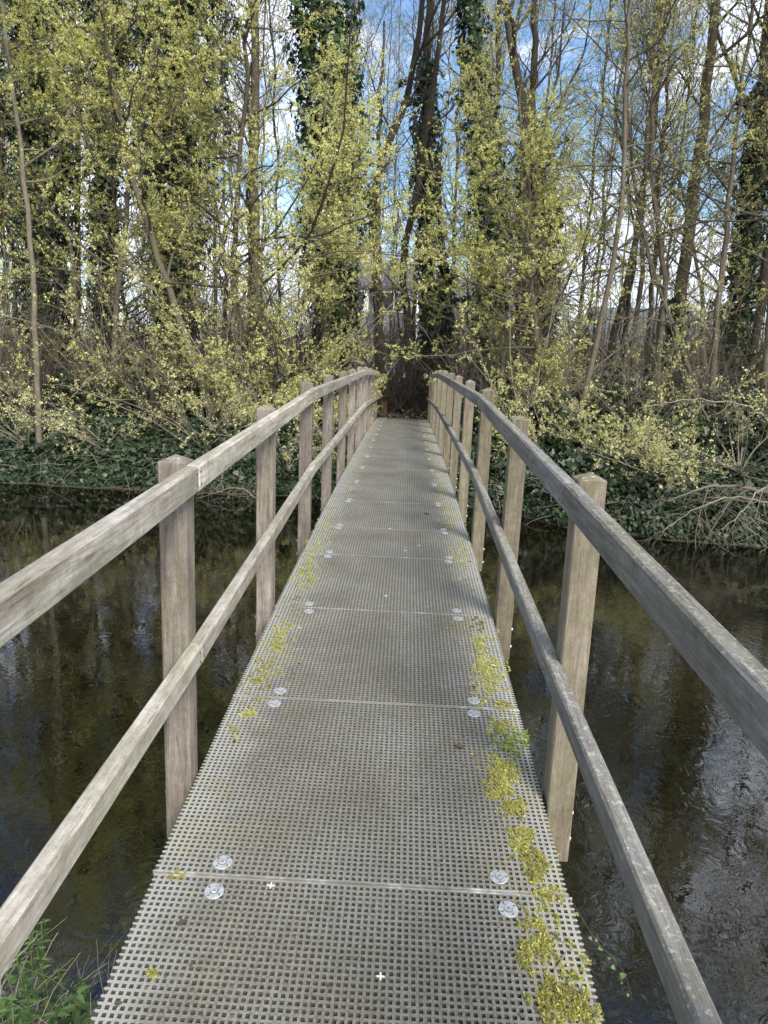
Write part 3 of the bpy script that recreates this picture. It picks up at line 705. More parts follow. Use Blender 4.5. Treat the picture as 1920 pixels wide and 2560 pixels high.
# leafy yellow-green trees along the far bank
leafy_tree('slender pale-trunked tree at far left with lush yellow-green top', [(88, 1000), (78, 760), (68, 560), (60, 430), (30, 240)], 14.5, .065, 14, n1=34, l1=1.25, t0=.38, n2=8, n3=5, fl=19, size=.0245, bk=BARK_PALE, tint=(.1, .8), wob=.02)
leafy_tree('leaning tree over the left ivy bank, trunk tilted left, thick with young leaves', [(470, 930), (440, 830), (385, 680), (330, 520), (270, 330)], 15.2, .09, 12.5, n1=34, l1=1.7, t0=.22, n2=8, n3=5, fl=18, bk=BARK)
leafy_tree('dark-stemmed tree left of the bridge full of yellow-green leaves', [(560, 950), (540, 800), (500, 640), (510, 450), (530, 200)], 15.8, .08, 12.5, n1=34, l1=1.6, t0=.22, n2=8, n3=5, fl=18, bk=BARK_DARK)
leafy_tree('pale-leaved tree whose sprays reach toward the left handrail', [(600, 950), (590, 850), (640, 700), (680, 560)], 15.5, .06, 7.2, n1=30, l1=1.35, t0=.2, n2=8, n3=5, fl=14, tint=(.2, 1), side=(.3, 0, 0), bk=BARK)
leafy_tree('yellow-green tree in front of the ivy column, left of the bridge end', [(690, 900), (700, 700), (705, 450), (700, 260)], 17, .06, 8.6, n1=26, l1=.85, t0=.25, n2=7, n3=5, fl=12, bk=BARK)
leafy_tree('tall yellow-green tree at the left with upright spiky top sprays', [(250, 920), (245, 700), (280, 400), (330, 100)], 15.6, .07, 13, n1=36, l1=1.35, t0=.2, n2=7, n3=5, fl=17, tint=(.1, .9), bk=BARK)
leafy_tree('lush low tree right of the bridge end with drooping yellow-green sprays', [(1180, 930), (1170, 800), (1150, 640), (1140, 560)], 15.4, .08, 6.3, n1=34, l1=1.65, t0=.25, n2=8, n3=5, fl=15, side=(-.25, 0, 0), tint=(0, .85), bk=BARK, t1=.95)
leafy_tree('dense yellow-green tree right of the ivy trunk, tallest of the leafy right side', [(1150, 920), (1165, 700), (1150, 500), (1135, 330), (1120, 190)], 16.5, .09, 8.0, n1=38, l1=1.4, t0=.3, n2=8, n3=5, fl=13, m=BUD_OLIVE, tint=(.2, 1), bk=BARK)
leafy_tree('slender tree with a long bare trunk right of the bridge, sparse leaves', [(1225, 1000), (1262, 850), (1300, 690), (1330, 560), (1345, 420), (1350, 200)], 14.2, .06, 14, n1=26, l1=1.5, t0=.3, n2=6, n3=5, fl=8, m=BUD_OLIVE, bk=BARK, tint=(.2, 1), wob=.02)
leafy_tree('sparse olive-leaved tree beside the thick grey trunk on the right', [(1420, 960), (1420, 800), (1440, 600), (1400, 350), (1420, 150)], 15.5, .07, 13, n1=28, l1=1.5, t0=.2, n2=7, n3=4, fl=8, m=BUD_OLIVE, tint=(.3, 1))
leafy_tree('sparse leafy tree near the right edge with thin upright stems', [(1530, 980), (1540, 780), (1560, 560), (1590, 300)], 15, .07, 13, n1=28, l1=1.5, t0=.18, n2=7, n3=4, fl=8, m=BUD_OLIVE, tint=(.2, 1), stems=2)
leafy_tree('yellow-leaved tree at the right edge above the fallen branches', [(1640, 1000), (1650, 800), (1670, 600), (1690, 300)], 14.5, .07, 13, n1=26, l1=1.4, t0=.15, n2=7, n3=4, fl=9, m=BUD, tint=(.1, .8))
leafy_tree('small thin tree with pale young leaves above the path end', [(870, 850), (868, 740), (850, 600), (860, 450)], 24, .05, 8.5, n1=18, l1=.9, t0=.55, n2=7, n3=5, fl=10, m=BUD)
leafy_tree('light green young tree behind the right handrail end', [(1010, 850), (1010, 720), (1010, 600)], 21, .05, 7, n1=20, l1=.8, t0=.4, n2=7, n3=5, fl=10, m=BUD)
LP = []
for k, (m_, tn) in enumerate(((BUD, (.1, .9)), (BUD_OLIVE, (.1, 1)), (BUD, (0, .7)))):
    LP.append(leafy_tree('young tree dusted with yellow-green leaves, one of many filling the edge of the wood', [(829, 776), (829+14*(k-1), 420)], 24, .07, 9.5, n1=34, l1=1.6, n2=7, n3=5, fl=11, m=m_, tint=tn, t0=.14, name='young_tree', group='young leafing trees filling the wood edge', bk=BARK, wob=.07))
rl = random.Random(21)
for k, (x, y, s_) in enumerate([(-7.4, 16.6, .95), (3.2, 18.6, .65), (-4.1, 16.6, .85), (-10.5, 18.5, 1.1), (-5.0, 22.5, 1), (8.6, 17.5, .8), (10.6, 14.8, 1.15), (12.6, 17, 1.2), (-10.6, 16.4, 1.2), (-13, 18, 1.2), (5.4, 23, .9), (-9, 23.5, 1.1), (2.4, 26.5, .6)]):  # outermost ones added out of view to be mirrored in the water
    loc = (x, y, gz(x, y)-.1); rz = rl.uniform(0, 6.28)
    pk = k if k < 3 else (rl.choice([0, 2, 2, 0, 1]) if x < 0 else rl.choice([1, 1, 0]))
    if k < 3: o_ = LP[k]; o_.location = loc; o_.rotation_euler = (0, 0, rz); o_.scale = (s_,)*3
    else: copy_tree(LP[pk], loc, rz, s_)
# low shrubs leaning over the water
def shrub(label, px, Y, h, spread_l, fl, m=BUD_PALE, n=14, size=.026, side=(0, -.4, 0), tw=TWIG_PALE, name='budding_shrub', group=None, n2=7, n3=5, up=-.02):
    g = np.random.default_rng(nseed()); b = at(*px, Y); b[2] = gz(b[0], b[1])-.05
    root = empty(name, tuple(b)); tag(root, label, 'shrub', group)
    P = np.zeros((1, 3, 3)); P[0, 1, 2] = .1; P[0, 2, 2] = .2; Rd = np.full((1, 3), .03)
    A, AR = branch(g, P, Rd, n, 0, spread_l, 48, 14, .07, up, .5, .3, side=side, lvar=.25)
    A[:, :, 2] *= h/max(.3, A[:, :, 2].max())
    B, BR = branch(g, A, AR, n2, .3, .5, 42, 8, .14, .03, .5, .4); Cc, CR = branch(g, B, BR, n3, .1, .25, 42, 6, .15, .03, .55, .5, minr=.0018)
    tubes('stems', [(A, AR, 5)], tw, root); tubes('twigs', [(B, BR, 4), (Cc, CR, 3)], tw, root)
    if fl:
        Lc = np.concatenate([on_twigs(g, Cc, int(fl*1.8), .013, cl=4), on_twigs(g, B, int(fl*1.5), .016, cl=4)]); d = vnoise(Lc[:, 0]+seedc[0], Lc[:, 2], seedc[0], 2); Lc = Lc[g.random(len(Lc)) < np.clip(.7+.6*d, .1, 1)]
        leaves('foliage', g, Lc, DIAMOND, size, m, root)
    return root
shrub('pale yellow shrub behind the first right-hand posts, leafing down to the ivy', (1180, 1000), 13.9, 2.0, 2.0, 16, n=16)
shrub('low pale yellow shrub overhanging the water right of the bridge', (1300, 1040), 13.3, 1.5, 1.9, 12, n=12)
shrub('small bright yellow shrub leaning over the right waterline', (1420, 1040), 12.6, 1.4, 1.8, 8, n=12)
shrub('yellow-budded shrub above the fallen branches at far right', (1600, 1010), 12.6, 2.0, 2.2, 6, n=12)
shrub('pale arching shrub on the ivy bank near the left edge', (60, 960), 14.6, 2.4, 2.6, 6, n=10, tw=TWIG_PALE)
shrub('low leafy sprays in front of the dark ivy bank on the left', (230, 980), 14.5, 1.5, 2.0, 8, n=9)
shrub('arching yellow-budded shrub left of the first left-hand post', (430, 960), 14.6, 2.0, 2.4, 9, n=12)
shrub('thin budding shrub seen between the left-hand posts, twigs dipping to the water', (610, 1000), 14.3, 1.9, 2.2, 12, n=12)
shrub('yellow-green shrub right behind the far left-hand posts', (700, 930), 15.2, 1.9, 1.5, 13, m=BUD, n=12, side=(-.35, -.3, 0))

shrub('tall yellow-green shrub filling the gap between the ivy bank and the left handrail', (520, 930), 15.6, 4.2, 3.2, 15, m=BUD, n=18, side=(.1, -.2, 0), n2=10)
shrub('tall pale-leaved shrub arching toward the far left-hand posts', (640, 910), 16, 3.8, 2.2, 15, m=BUD, n=15, side=(-.2, -.3, 0), n2=10)
shrub('broad yellow-green shrub at the foot of the lush low tree right of the bridge', (1110, 930), 15.6, 3.0, 2.0, 14, m=BUD, n=14, side=(.3, -.3, 0), n2=9)
shrub('loose yellow-budded shrub under the leaning tree on the left', (330, 920), 16, 3.8, 3.2, 9, m=BUD, n=14, side=(0, -.2, 0), n2=9)
shrub('twiggy yellow-budded shrub behind the slender pale trunk at far left', (110, 920), 15.8, 3.8, 3.2, 7, m=BUD, n=14, side=(0, -.2, 0), n2=9)
shrub('loose pale shrub between the slender tree and the thick grey trunk', (1370, 940), 15, 3.2, 2.8, 9, m=BUD, n=14, side=(0, -.2, 0), n2=9)
shrub('spreading shrub with scattered yellow buds below the right-edge tree', (1560, 930), 14.6, 3.2, 2.8, 7, m=BUD, n=14, side=(0, -.2, 0), n2=9)
shrub('small twiggy shrub with a few green buds closing the path behind the bridge end', (868, 850), 23.5, 2.6, 1.9, 5, m=BUD_OLIVE, n=12, side=(0, 0, 0), tw=TWIG_GREY)
shrub('thin budding shrub right of the path beyond the bridge end', (925, 850), 22.5, 2.3, 1.6, 5, m=BUD_OLIVE, n=10, side=(0, 0, 0), tw=TWIG_PALE)
# bare brown thicket: four prototypes copied along the bank
def bare_shrub(h, L_, n, tw, n2=6, n3=5):
    g = np.random.default_rng(nseed()); root = empty('bare_shrub', (0, 0, -50)); tag(root, 'leafless brown shrub in the tangled thicket under the trees', 'shrub', 'bare shrubs of the thicket')
    P = np.zeros((1, 3, 3)); P[0, 1, 2] = .1; P[0, 2, 2] = .2; P[0, :, 0] = 0; Rd = np.full((1, 3), .028)
    A, AR = branch(g, P, Rd, n, 0, L_, 28, 14, .09, .0, .5, .3, lvar=.3)
    B, BR = branch(g, A, AR, n2, .15, .8, 38, 9, .14, .02, .5, .4); Cc, CR = branch(g, B, BR, n3, .1, .4, 42, 6, .15, .02, .55, .5, minr=.0022)
    tubes('stems', [(A, AR, 5)], tw, root); tubes('twigs', [(B, BR, 3), (Cc, CR, 3)], tw, root)
    return root
protos = [bare_shrub(3, 2.6, 12, TWIG), bare_shrub(3, 3.2, 12, TWIG_GREY), bare_shrub(2.5, 2.0, 14, TWIG), bare_shrub(3.5, 3.6, 9, TWIG_PALE)]
rg = random.Random(11); used = set(); n_sh = 0
for pe in ((-.5, 20.6), (.75, 20.9), (.2, 21.8), (-.9, 22.2), (1.1, 22.6), (.5, 23.4), (-.15, 20.2), (.35, 20.6), (0, 21.2), (-.3, 23.8), (-1.3, 19.6), (1.5, 19.7)):
    copy_tree(protos[rg.choice([0, 1, 2])], (pe[0], pe[1], gz(*pe)-.05), rg.uniform(0, 6), rg.uniform(.55, .85))
for row, (Y0, cnt) in enumerate(((15.2, 26), (17, 30), (19.5, 34), (23, 36), (28, 34), (36, 30))):
    xw = .62*Y0
    for k in range(cnt):
        x = -xw+2*xw*(k+rg.random())/cnt; y = Y0+rg.uniform(-.8, .9)*(1+row*.25)
        if abs(x) < 1.5 and y < 20.4: continue
        if y < float(shore(x))+1.2: y = float(shore(x))+1.2+rg.random()
        pi = rg.choice([0, 0, 1, 1, 2, 3] if row else [0, 1, 2, 3]); sc = rg.uniform(.75, 1.2)*(1+.1*row); loc = (x, y, gz(x, y)-.05); rz = rg.uniform(0, 6.28)
        if pi not in used:
            used.add(pi); p = protos[pi]; p.location = loc; p.rotation_euler = (0, 0, rz); p.scale = (sc,)*3
        else: copy_tree(protos[pi], loc, rz, sc)
        n_sh += 1
# thin background trees behind, copied from three prototypes
bt = []
for k, (r_, l_, bk_) in enumerate(((.055, 2.0, BARK), (.085, 2.5, BARK_DARK), (.045, 1.6, BARK))):
    g = np.random.default_rng(nseed())
    bt.append(bare_tree('thin bare tree standing deeper in the wood against the sky', [(829, 776), (829+12*(k-1), 300)], 30, r_, 17+k, n1=26, l1=l_, n2=8, n3=6, bk=bk_, name='background_tree', group='thin trees deeper in the wood', t0=.22, buds=3, wob=.06))
spots = [(8.3, 13.6), (10.3, 13.2), (11.8, 13.0), (13.6, 15.6), (12, 19), (16, 14.5), (15.5, 20), (-12, 15.6), (-14.5, 17), (-10.6, 19.8), (9.5, 14.2), (11, 16), (12.8, 14.8), (10.2, 18.5), (14, 19), (-9.8, 16.2), (-11.6, 17.6), (-13.5, 19), (15.5, 16.5), (8.9, 12.9), (-6.6, 19), (-1.9, 19.4), (2.2, 20.3), (4.4, 19.2), (5.2, 16.6), (7.4, 15.8), (-4.1, 18.8), (9.2, 21), (-9.6, 17.3), (-12, 21), (2.7, 26.5), (0.2, 26), (-.6, 28.5), (7.8, 23), (-7, 26.5), (11.5, 24.5), (-13, 27), (-11, 23.5), (-9.3, 28), (-7.6, 24), (-6.1, 30), (-5, 25), (-3.4, 29), (-2.3, 25.5), (-1.3, 31), (.6, 29), (1.6, 26), (2.9, 31), (3.8, 24.5), (4.8, 28), (5.9, 23.5), (6.9, 29), (8.2, 25), (9.4, 28.5), (10.6, 23), (12.2, 27), (14, 30), (-15, 31), (6.0, 20.5), (8.3, 19.5), (-3.6, 21.5), (-8.4, 20.5), (16, 34), (-12, 36), (-4.5, 37), (3.5, 38), (10.5, 36)]  # first spots: trees out of view, added for their reflections in the water
for k, (x, y) in enumerate(spots):
    loc = (x, y, gz(x, y)-.1); rz = rg.uniform(0, 6.28)
    if k < 3: bt[k].location = loc; bt[k].rotation_euler = (0, 0, rz); bt[k].scale = (1.25,)*3
    else: copy_tree(bt[k % 3], loc, rz, rg.uniform(.85, 1.15)*(1.25 if k < 14 else 1))

# ------------------------------------------------------------------ ground cover
g = np.random.default_rng(3)
def scatter_bank(n, x0, x1, d0, d1, hmax, seed):
    g = np.random.default_rng(seed); x = x0+(x1-x0)*g.random(n); d = d0+(d1-d0)*g.random(n)**1.2; y = shore(x)+d
    h = hmax*(.45+.75*np.clip(vnoise(x, y, 4, 1.3)+.3, 0, 1.3))*np.clip(d/.5+.25, .1, 1)
    z = ground(x, y)+h*g.random(n)**.6
    return np.stack([x, y-.25*h*g.random(n), z], -1), d
C1, d1 = scatter_bank(130000, -13, 12, .0, 4.2, .42, 21)
keep = ~((np.abs(C1[:, 0]) < .95) & (C1[:, 1] > 14.3)); C1 = C1[keep]
ti = np.clip(g.normal(.55, .25, len(C1))+.1, 0, 1)
ne = 1600; ex = np.where(g.random(ne) < .6, -1, 1)*(.66+.5*g.random(ne)); ey = 17.6+3.2*g.random(ne); ez = ground(ex, ey)+.02+.22*g.random(ne)*np.clip((np.abs(ex)-.5), 0, 1)*2
ex2 = g.normal(0, .5, 500); ey2 = 19.2+2.5*g.random(500); C1 = np.concatenate([C1, np.stack([ex, ey, ez], -1), np.stack([ex2, ey2, ground(ex2, ey2)+.12*g.random(500)], -1)]); ti = np.clip(g.normal(.6, .25, len(C1)), 0, 1)
tag(leaves('ivy_ground_cover', g, C1, IVYT, .075, IVY_GROUND, nrm_bias=np.array([[0, -.5, .8]]), bias=.6, tint=ti), 'dark green ivy carpeting the far bank down to the waterline', 'ivy', kind='stuff')
n = 45000; x = g.uniform(-14, 14, n); y = shore(x)+3+g.random(n)*14; z = ground(x, y)+.03+.12*g.random(n)
x2 = g.normal(0, .7, 9000); y2 = 17.9+g.random(9000)*6; z2 = ground(x2, y2)+.01+.05*g.random(9000)**2
C2 = np.concatenate([np.stack([x, y, z], -1), np.stack([x2, y2, z2], -1)])
tag(leaves('leaf_litter', g, C2, DIAMOND, .07, LITTER, nrm_bias=np.array([[0, 0, 1.]]), bias=.6), 'brown leaf litter covering the woodland floor beyond the bridge', 'leaf litter', kind='stuff')

C3, d3 = scatter_bank(90000, -14, 13, 1.6, 6.5, 1.15, 33)
k3 = (np.abs(C3[:, 0]) > 1.3+.25*rs.random(len(C3))) & (rs.random(len(C3)) < np.where(C3[:, 0] < 0, 1, .6)); C3 = C3[k3]
tag(leaves('ivy_undergrowth', g, C3, IVYT, .08, IVY_GROUND, nrm_bias=np.array([[0, -.5, .8]]), bias=.5), 'dark heaps of ivy under the trees behind the far bank', 'ivy', kind='stuff')
n = 1500; gq = np.random.default_rng(91); bx = gq.uniform(-12, 11, n); bx = bx[(gq.random(n) < np.clip(.35+.6*vnoise(bx, bx*0, 1, 1.5)+.35*(bx > 1), .05, 1))]; n = len(bx)
by = shore(bx)+gq.uniform(.0, .8, n); D = nrm(np.stack([gq.normal(0, .8, n), -np.abs(gq.normal(.7, .4, n)), gq.normal(.1, .35, n)], -1)); Ln = gq.uniform(.3, 1.1, n)
P = np.empty((n, 9, 3)); P[:, 0] = np.stack([bx, by, ground(bx, by)+gq.uniform(.0, .35, n)], -1)
for k in range(1, 9):
    D = nrm(D+gq.normal(0, .13, (n, 3))+np.array([0, 0, -.11])); P[:, k] = P[:, k-1]+D*(Ln/8)[:, None]
P[:, :, 2] = np.maximum(P[:, :, 2], -.03)
V, Q = tubes_geo(P, (.0025+.004*gq.random(n)**2)[:, None]*np.linspace(1, .35, 9)[None], 3)
tag(obj('dead_twigs', raw_mesh('dead_twigs', V, np.full(len(Q), 4), Q.ravel(), TWIG_PALE)), 'tangle of thin dead twigs hanging from the far bank into the water', 'twigs', kind='stuff')
# ------------------------------------------------------------------ moss on the deck
def moss_patch(g, cx, cy, w_, h_, n, hue=0.0):
    """cx,cy,w,h in picture units, on the deck surface"""
    pts = []
    k = max(6, int(n/(70 if cy > 1800 else 38))); cs = np.stack([g.normal(0, .3, k)*w_+cx, g.normal(0, .3, k)*h_+cy], -1)
    W = [on_deck(a, b) for a, b in cs]; W = np.array(W)
    s = .006+.014*g.random(k)
    which = g.integers(0, k, n); r = np.abs(g.normal(0, .6, n)); a = g.random(n)*6.283
    C = W[which]+np.stack([np.cos(a)*r*s[which], np.sin(a)*r*s[which]*1.3, np.zeros(n)], -1)
    C[:, 0] = np.clip(C[:, 0], -.605, .605)
    C[:, 2] = np.array([deck_z(q) for q in C[:, 1]])-.003+.012*np.clip(1-r, 0, 1)*g.random(n)
    return C, np.clip(g.normal(.58, .18, n)+hue, 0, 1)
MP = [(1000, 1195, 42, 55, 1500, 0), (1035, 1345, 26, 30, 500, -.4), (1040, 1390, 34, 40, 900, .1), (1055, 1455, 62, 90, 3600, .1), (1085, 1525, 44, 20, 500, -.1), (1080, 1570, 50, 26, 1000, 0), (1100, 1600, 70, 46, 1500, .42), (1090, 1660, 60, 50, 2400, 0), (1082, 1700, 46, 60, 1800, 0), (1115, 1745, 40, 30, 1100, -.05), (1130, 1810, 60, 36, 1800, 0), (1145, 1850, 60, 34, 1100, -.15), (1160, 1885, 40, 34, 1300, -.15), (1178, 1935, 44, 34, 1500, 0), (1160, 2035, 70, 110, 3600, -.05), (1190, 2020, 60, 60, 800, -.2), (1215, 2120, 100, 80, 2600, -.1), (1235, 2190, 110, 60, 2600, -.1), (1180, 2170, 60, 60, 900, -.25),
      (928, 968, 18, 34, 800, .05), (937, 985, 18, 12, 400, 0), (945, 1015, 20, 18, 500, 0), (955, 1060, 20, 40, 700, 0), (965, 1100, 24, 30, 700, -.05), (975, 1130, 24, 20, 500, 0),
      (672, 1205, 34, 70, 1300, 0), (655, 1245, 46, 34, 1300, 0), (690, 1175, 30, 30, 500, .1), (612, 1360, 30, 30, 800, .05), (595, 1390, 46, 30, 700, 0), (580, 1440, 40, 40, 700, -.1), (560, 1470, 50, 30, 500, -.15), (535, 1543, 26, 12, 500, .1), (548, 1500, 60, 40, 350, -.2), (760, 1000, 14, 20, 250, .1), (750, 1020, 20, 20, 250, 0), (712, 1110, 24, 26, 300, 0), (700, 1140, 24, 30, 300, 0), (385, 1895, 40, 12, 160, -.15), (330, 2100, 30, 14, 160, -.1), (505, 1580, 20, 30, 120, -.1), (640, 1300, 40, 60, 300, -.3)]
Cs = []; Ts = []
for p in MP:
    p = (p[0], p[1], p[2]*1.05, p[3]*1.1, int(p[4]*(.95 if p[1] > 1900 else 1.5)), p[5]); c, t_ = moss_patch(g, *p); Cs.append(c); Ts.append(t_)
nf = 22000; yy = .9+14*g.random(nf)**1.15; sd2 = np.where(g.random(nf) < .62, 1, -1); xx = sd2*np.clip(g.normal(.47, .06, nf), .3, .6)
okm = (vnoise(xx*6, yy*2.2, 3, 1.7) > .15) & ((sd2 > 0) | (yy > 2.6)); xx = xx[okm]; yy = yy[okm]
Cs.append(np.stack([xx, yy, np.array([deck_z(q) for q in yy])-.001+.004*g.random(len(xx))], -1)); Ts.append(np.clip(g.normal(.4, .2, len(xx)), 0, 1))
C = np.concatenate(Cs); T_ = np.concatenate(Ts)
MB_T = [(-.5, -.14, 0), (-.5, .14, 0), (.5, 0, .05)]
tag(leaves('moss', g, C, MB_T, .0095, MOSS, nrm_bias=np.array([[0, -.4, .6]]), bias=.25, tint=T_), 'yellow-green moss growing in patches along both edges of the deck', 'moss', kind='stuff')
nd = 260; yy = .7+12*g.random(nd)**1.5; xx = np.where(g.random(nd) < .7, np.sign(g.normal(size=nd))*g.uniform(.3, .58, nd), g.uniform(-.55, .55, nd))
tag(leaves('deck_litter', g, np.stack([xx, yy, np.array([deck_z(q) for q in yy])+.0025], -1), DIAMOND, .013, LITTER, nrm_bias=np.array([[0, 0, 1.]]), bias=.85, size_var=.5), 'brown leaf crumbs and specks scattered over the deck grating', 'litter', kind='stuff')
for lab_, pa, pb in (('short dry twig lying among the moss near the right deck edge', (1222, 2060), (1196, 2105)), ('thin curved twig lying on the left side of the deck by the moss', (535, 1462), (600, 1418))):
    a_ = on_deck(*pa); b_ = on_deck(*pb); P = smooth_path([a_, (a_+b_)/2+np.array([.006, .004, .006]), b_], 8); P[:, 2] += .004; r_ = empty('dry_twig', tuple(P[0])); tag(r_, lab_, 'twig'); tubes('stem', [((P-P[0])[None], np.full((1, 8), .0022)*np.linspace(1, .5, 8)[None], 5)], TWIG_PALE, r_)
# ------------------------------------------------------------------ houses behind the trees
ROOF = plain('slate_roof', (.12, .12, .13), .7, 0, .2, 6); WALLW = plain('white_render', (.7, .69, .66), .8, 0, .06, 3)
BRICK = plain('brick_wall', (.3, .2, .15), .85, 0, .2, 9); FRAME = plain('white_window_frame', (.8, .8, .78), .5, 0, .05)
gm_, gt_, gb_ = mat('window_glass'); gb_.inputs['Base Color'].default_value = (.03, .04, .05, 1); gb_.inputs['Roughness'].default_value = .08
def window(parent, x, y, z, w_, h_):
    mb = MB(); t_ = .07
    mb.box(x-w_/2, x-w_/2+t_, y-.06, y+.03, z-h_/2, z+h_/2); mb.box(x+w_/2-t_, x+w_/2, y-.06, y+.03, z-h_/2, z+h_/2)
    mb.box(x-w_/2+t_, x+w_/2-t_, y-.06, y+.03, z-h_/2, z-h_/2+t_); mb.box(x-w_/2+t_, x+w_/2-t_, y-.06, y+.03, z+h_/2-t_, z+h_/2)
    mb.box(x-t_/2, x+t_/2, y-.05, y+.03, z-h_/2+t_, z+h_/2-t_)
    f = mb.build('window', FRAME, parent); mb = MB(); mb.box(x-w_/2+t_, x+w_/2-t_, y-.02, y+.02, z-h_/2+t_, z+h_/2-t_); mb.build('pane', gm_, f)
def house(label, x0, x1, Y, eave, ridge, wall_m, dorm, band=None):
    zb = gz((x0+x1)/2, Y); r = empty('house', ((x0+x1)/2, Y, zb)); tag(r, label, 'house'); hw = (x1-x0)/2; e = eave-zb; rd = ridge-zb; D = 8
    mb = MB(); mb.add([(-hw, 0, -.3), (hw, 0, -.3), (hw, D, -.3), (-hw, D, -.3), (-hw, 0, e), (hw, 0, e), (hw, D, e), (-hw, D, e), (-hw, D/2, rd-.1), (hw, D/2, rd-.1)], [[0, 1, 5, 4], [2, 3, 7, 6], [1, 2, 6, 9, 5], [3, 0, 4, 8, 7]]); mb.build('wall', wall_m, r)
    mb = MB(); q = hw+.3; t_ = .18; s = (rd-e)/(D/2)
    for sg in (0, 1):
        ya, yb = (-.45, D/2) if sg == 0 else (D+.45, D/2); za = e-.45*s; 
        mb.add([(-q, ya, za), (q, ya, za), (q, yb, rd), (-q, yb, rd), (-q, ya, za+t_), (q, ya, za+t_), (q, yb, rd+t_), (-q, yb, rd+t_)], [[0, 1, 2, 3], [7, 6, 5, 4], [0, 4, 5, 1], [1, 5, 6, 2], [0, 3, 7, 4], [3, 2, 6, 7]])
    mb.build('roof', ROOF, r)
    for dx_ in dorm:
        z = e+(rd-e)*.38; yd = (z-.7-e)/s; mb = MB(); mb.box(dx_-.95, dx_+.95, yd-.1, D/2-.3, z-.75, z+.75); dm = mb.build('dormer', FRAME, r)
        window(r, dx_, yd-.16, z, 1.5, 1.2)
        mb = MB(); mb.box(dx_-1.15, dx_+1.15, yd-.35, D/2, z+.752, z+.9); mb.build('dormer_roof', ROOF, r)
    for k in range(int(hw*2//2.4)):
        window(r, -hw+1.4+k*2.4, -.07, e-1.3, 1.3, 1.2)
        window(r, -hw+1.4+k*2.4, -.07, e-3.7, 1.3, 1.2) if e > 4.6 else None
    return r
house('house with slate roof and white dormers glimpsed between the trunks above the bridge end', -4.6, .2, 44, 4.6, 8.6, WALLW, (-1.2, 1.3))
house('pale brick house with grey roof glimpsed just right of the bridge end', 1.6, 9.0, 50, 5.4, 8.4, BRICK, ())
house('white house showing behind the thicket on the right', 14, 24, 52, 4.3, 7.0, WALLW, ())
# ------------------------------------------------------------------ stump and log at the path end
def stump(label, loc, r_, h_, name, lay=0, m=None):
    g_ = np.random.default_rng(nseed()); k = 16; mb = MB(); V = []; prof = [(1.25, 0), (1.08, .12), (1, .4), (1, 1)]
    rad = r_*(1+.09*g_.normal(size=k)); topj = g_.normal(0, .03, k)
    for f_, z in prof:
        for i in range(k): a = 2*math.pi*i/k; V.append((math.cos(a)*rad[i]*f_, math.sin(a)*rad[i]*f_, z*h_+(topj[i] if z == 1 else 0)))
    for i in range(k): a = 2*math.pi*i/k; V.append((math.cos(a)*rad[i]*.6, math.sin(a)*rad[i]*.6, h_*.86))
    fs_ = [[j*k+i, j*k+(i+1) % k, (j+1)*k+(i+1) % k, (j+1)*k+i] for j in range(4) for i in range(k)]+[list(range(4*k, 5*k))]
    mb.add(V, fs_); root = empty(name, loc); o_ = mb.build('trunk', m, root)
    root.rotation_euler = (lay, 0, .3); tag(root, label, name.replace('_', ' ')); return root
RED = bark('rotten_red_wood', (.13, .085, .055))
p = at(829, 878, 18.9); stump('rotten reddish stump at the left corner of the bridge end', (p[0], 18.9, gz(p[0], 18.9)-.03), .085, .42, 'tree_stump', m=RED)
p = at(852, 884, 19.6); stump('short hollow log lying on the path beyond the bridge', (p[0], 19.6, gz(p[0], 19.6)+.06), .11, .4, 'log', lay=1.5, m=BARK_DARK)

# ------------------------------------------------------------------ fallen branches over the water at right
def fallen(label, pts, r0, n1, l1, tw, seed):
    g_ = np.random.default_rng(seed); P = smooth_path([at(a, b, y) for a, b, y in pts], 20); P[1:] += g_.normal(0, .015, P[1:].shape); o_ = P[0].copy(); root = empty('fallen_branch', tuple(o_)); tag(root, label, 'branch', 'fallen branches over the right waterline')
    P = (P-o_)[None]; Rd = (r0*np.linspace(1, .25, 20))[None]
    A, AR = branch(g_, P, Rd, n1, .15, l1, 42, 10, .12, -.06, .5, .3); B, BR = branch(g_, A, AR, 5, .15, .4, 42, 7, .15, -.03, .5, .5, minr=.002)
    tubes('limb', [(P, Rd, 7)], tw, root); tubes('twigs', [(A, AR, 4), (B, BR, 3)], tw, root)
fallen('thick fallen branch lying along the right waterline', [(1700, 1075, 11.9), (1600, 1050, 11.7), (1520, 1050, 11.5), (1440, 1085, 11.3)], .04, 12, .9, TWIG_GREY, 1)
fallen('pale dead branch dipping steeply into the water at the right edge', [(1700, 1030, 11.8), (1640, 1060, 11.4), (1600, 1110, 11.1), (1560, 1150, 10.9)], .022, 12, .8, TWIG_PALE, 2)
fallen('pale dead branch trailing left over the green water weed', [(1680, 1090, 11.6), (1590, 1070, 11.4), (1500, 1100, 11.2), (1430, 1150, 11.1)], .018, 12, .8, TWIG_PALE, 3)
fallen('long arched pale branch hanging over the right bank', [(1700, 930, 12.6), (1600, 870, 12.4), (1500, 860, 12.3), (1380, 880, 12.2)], .022, 12, .7, TWIG_PALE, 4)
fallen('dead twiggy branch reaching the water beside the second right-hand post', [(1330, 1080, 13.0), (1270, 1100, 12.8), (1200, 1140, 12.6), (1150, 1165, 12.5)], .015, 10, .6, TWIG_PALE, 5)
fallen('broken pale branch under the left top rail, tips over the dark water', [(640, 1120, 13.9), (560, 1080, 13.5), (520, 1050, 13.4), (430, 1075, 13.2)], .014, 10, .5, TWIG_PALE, 6)
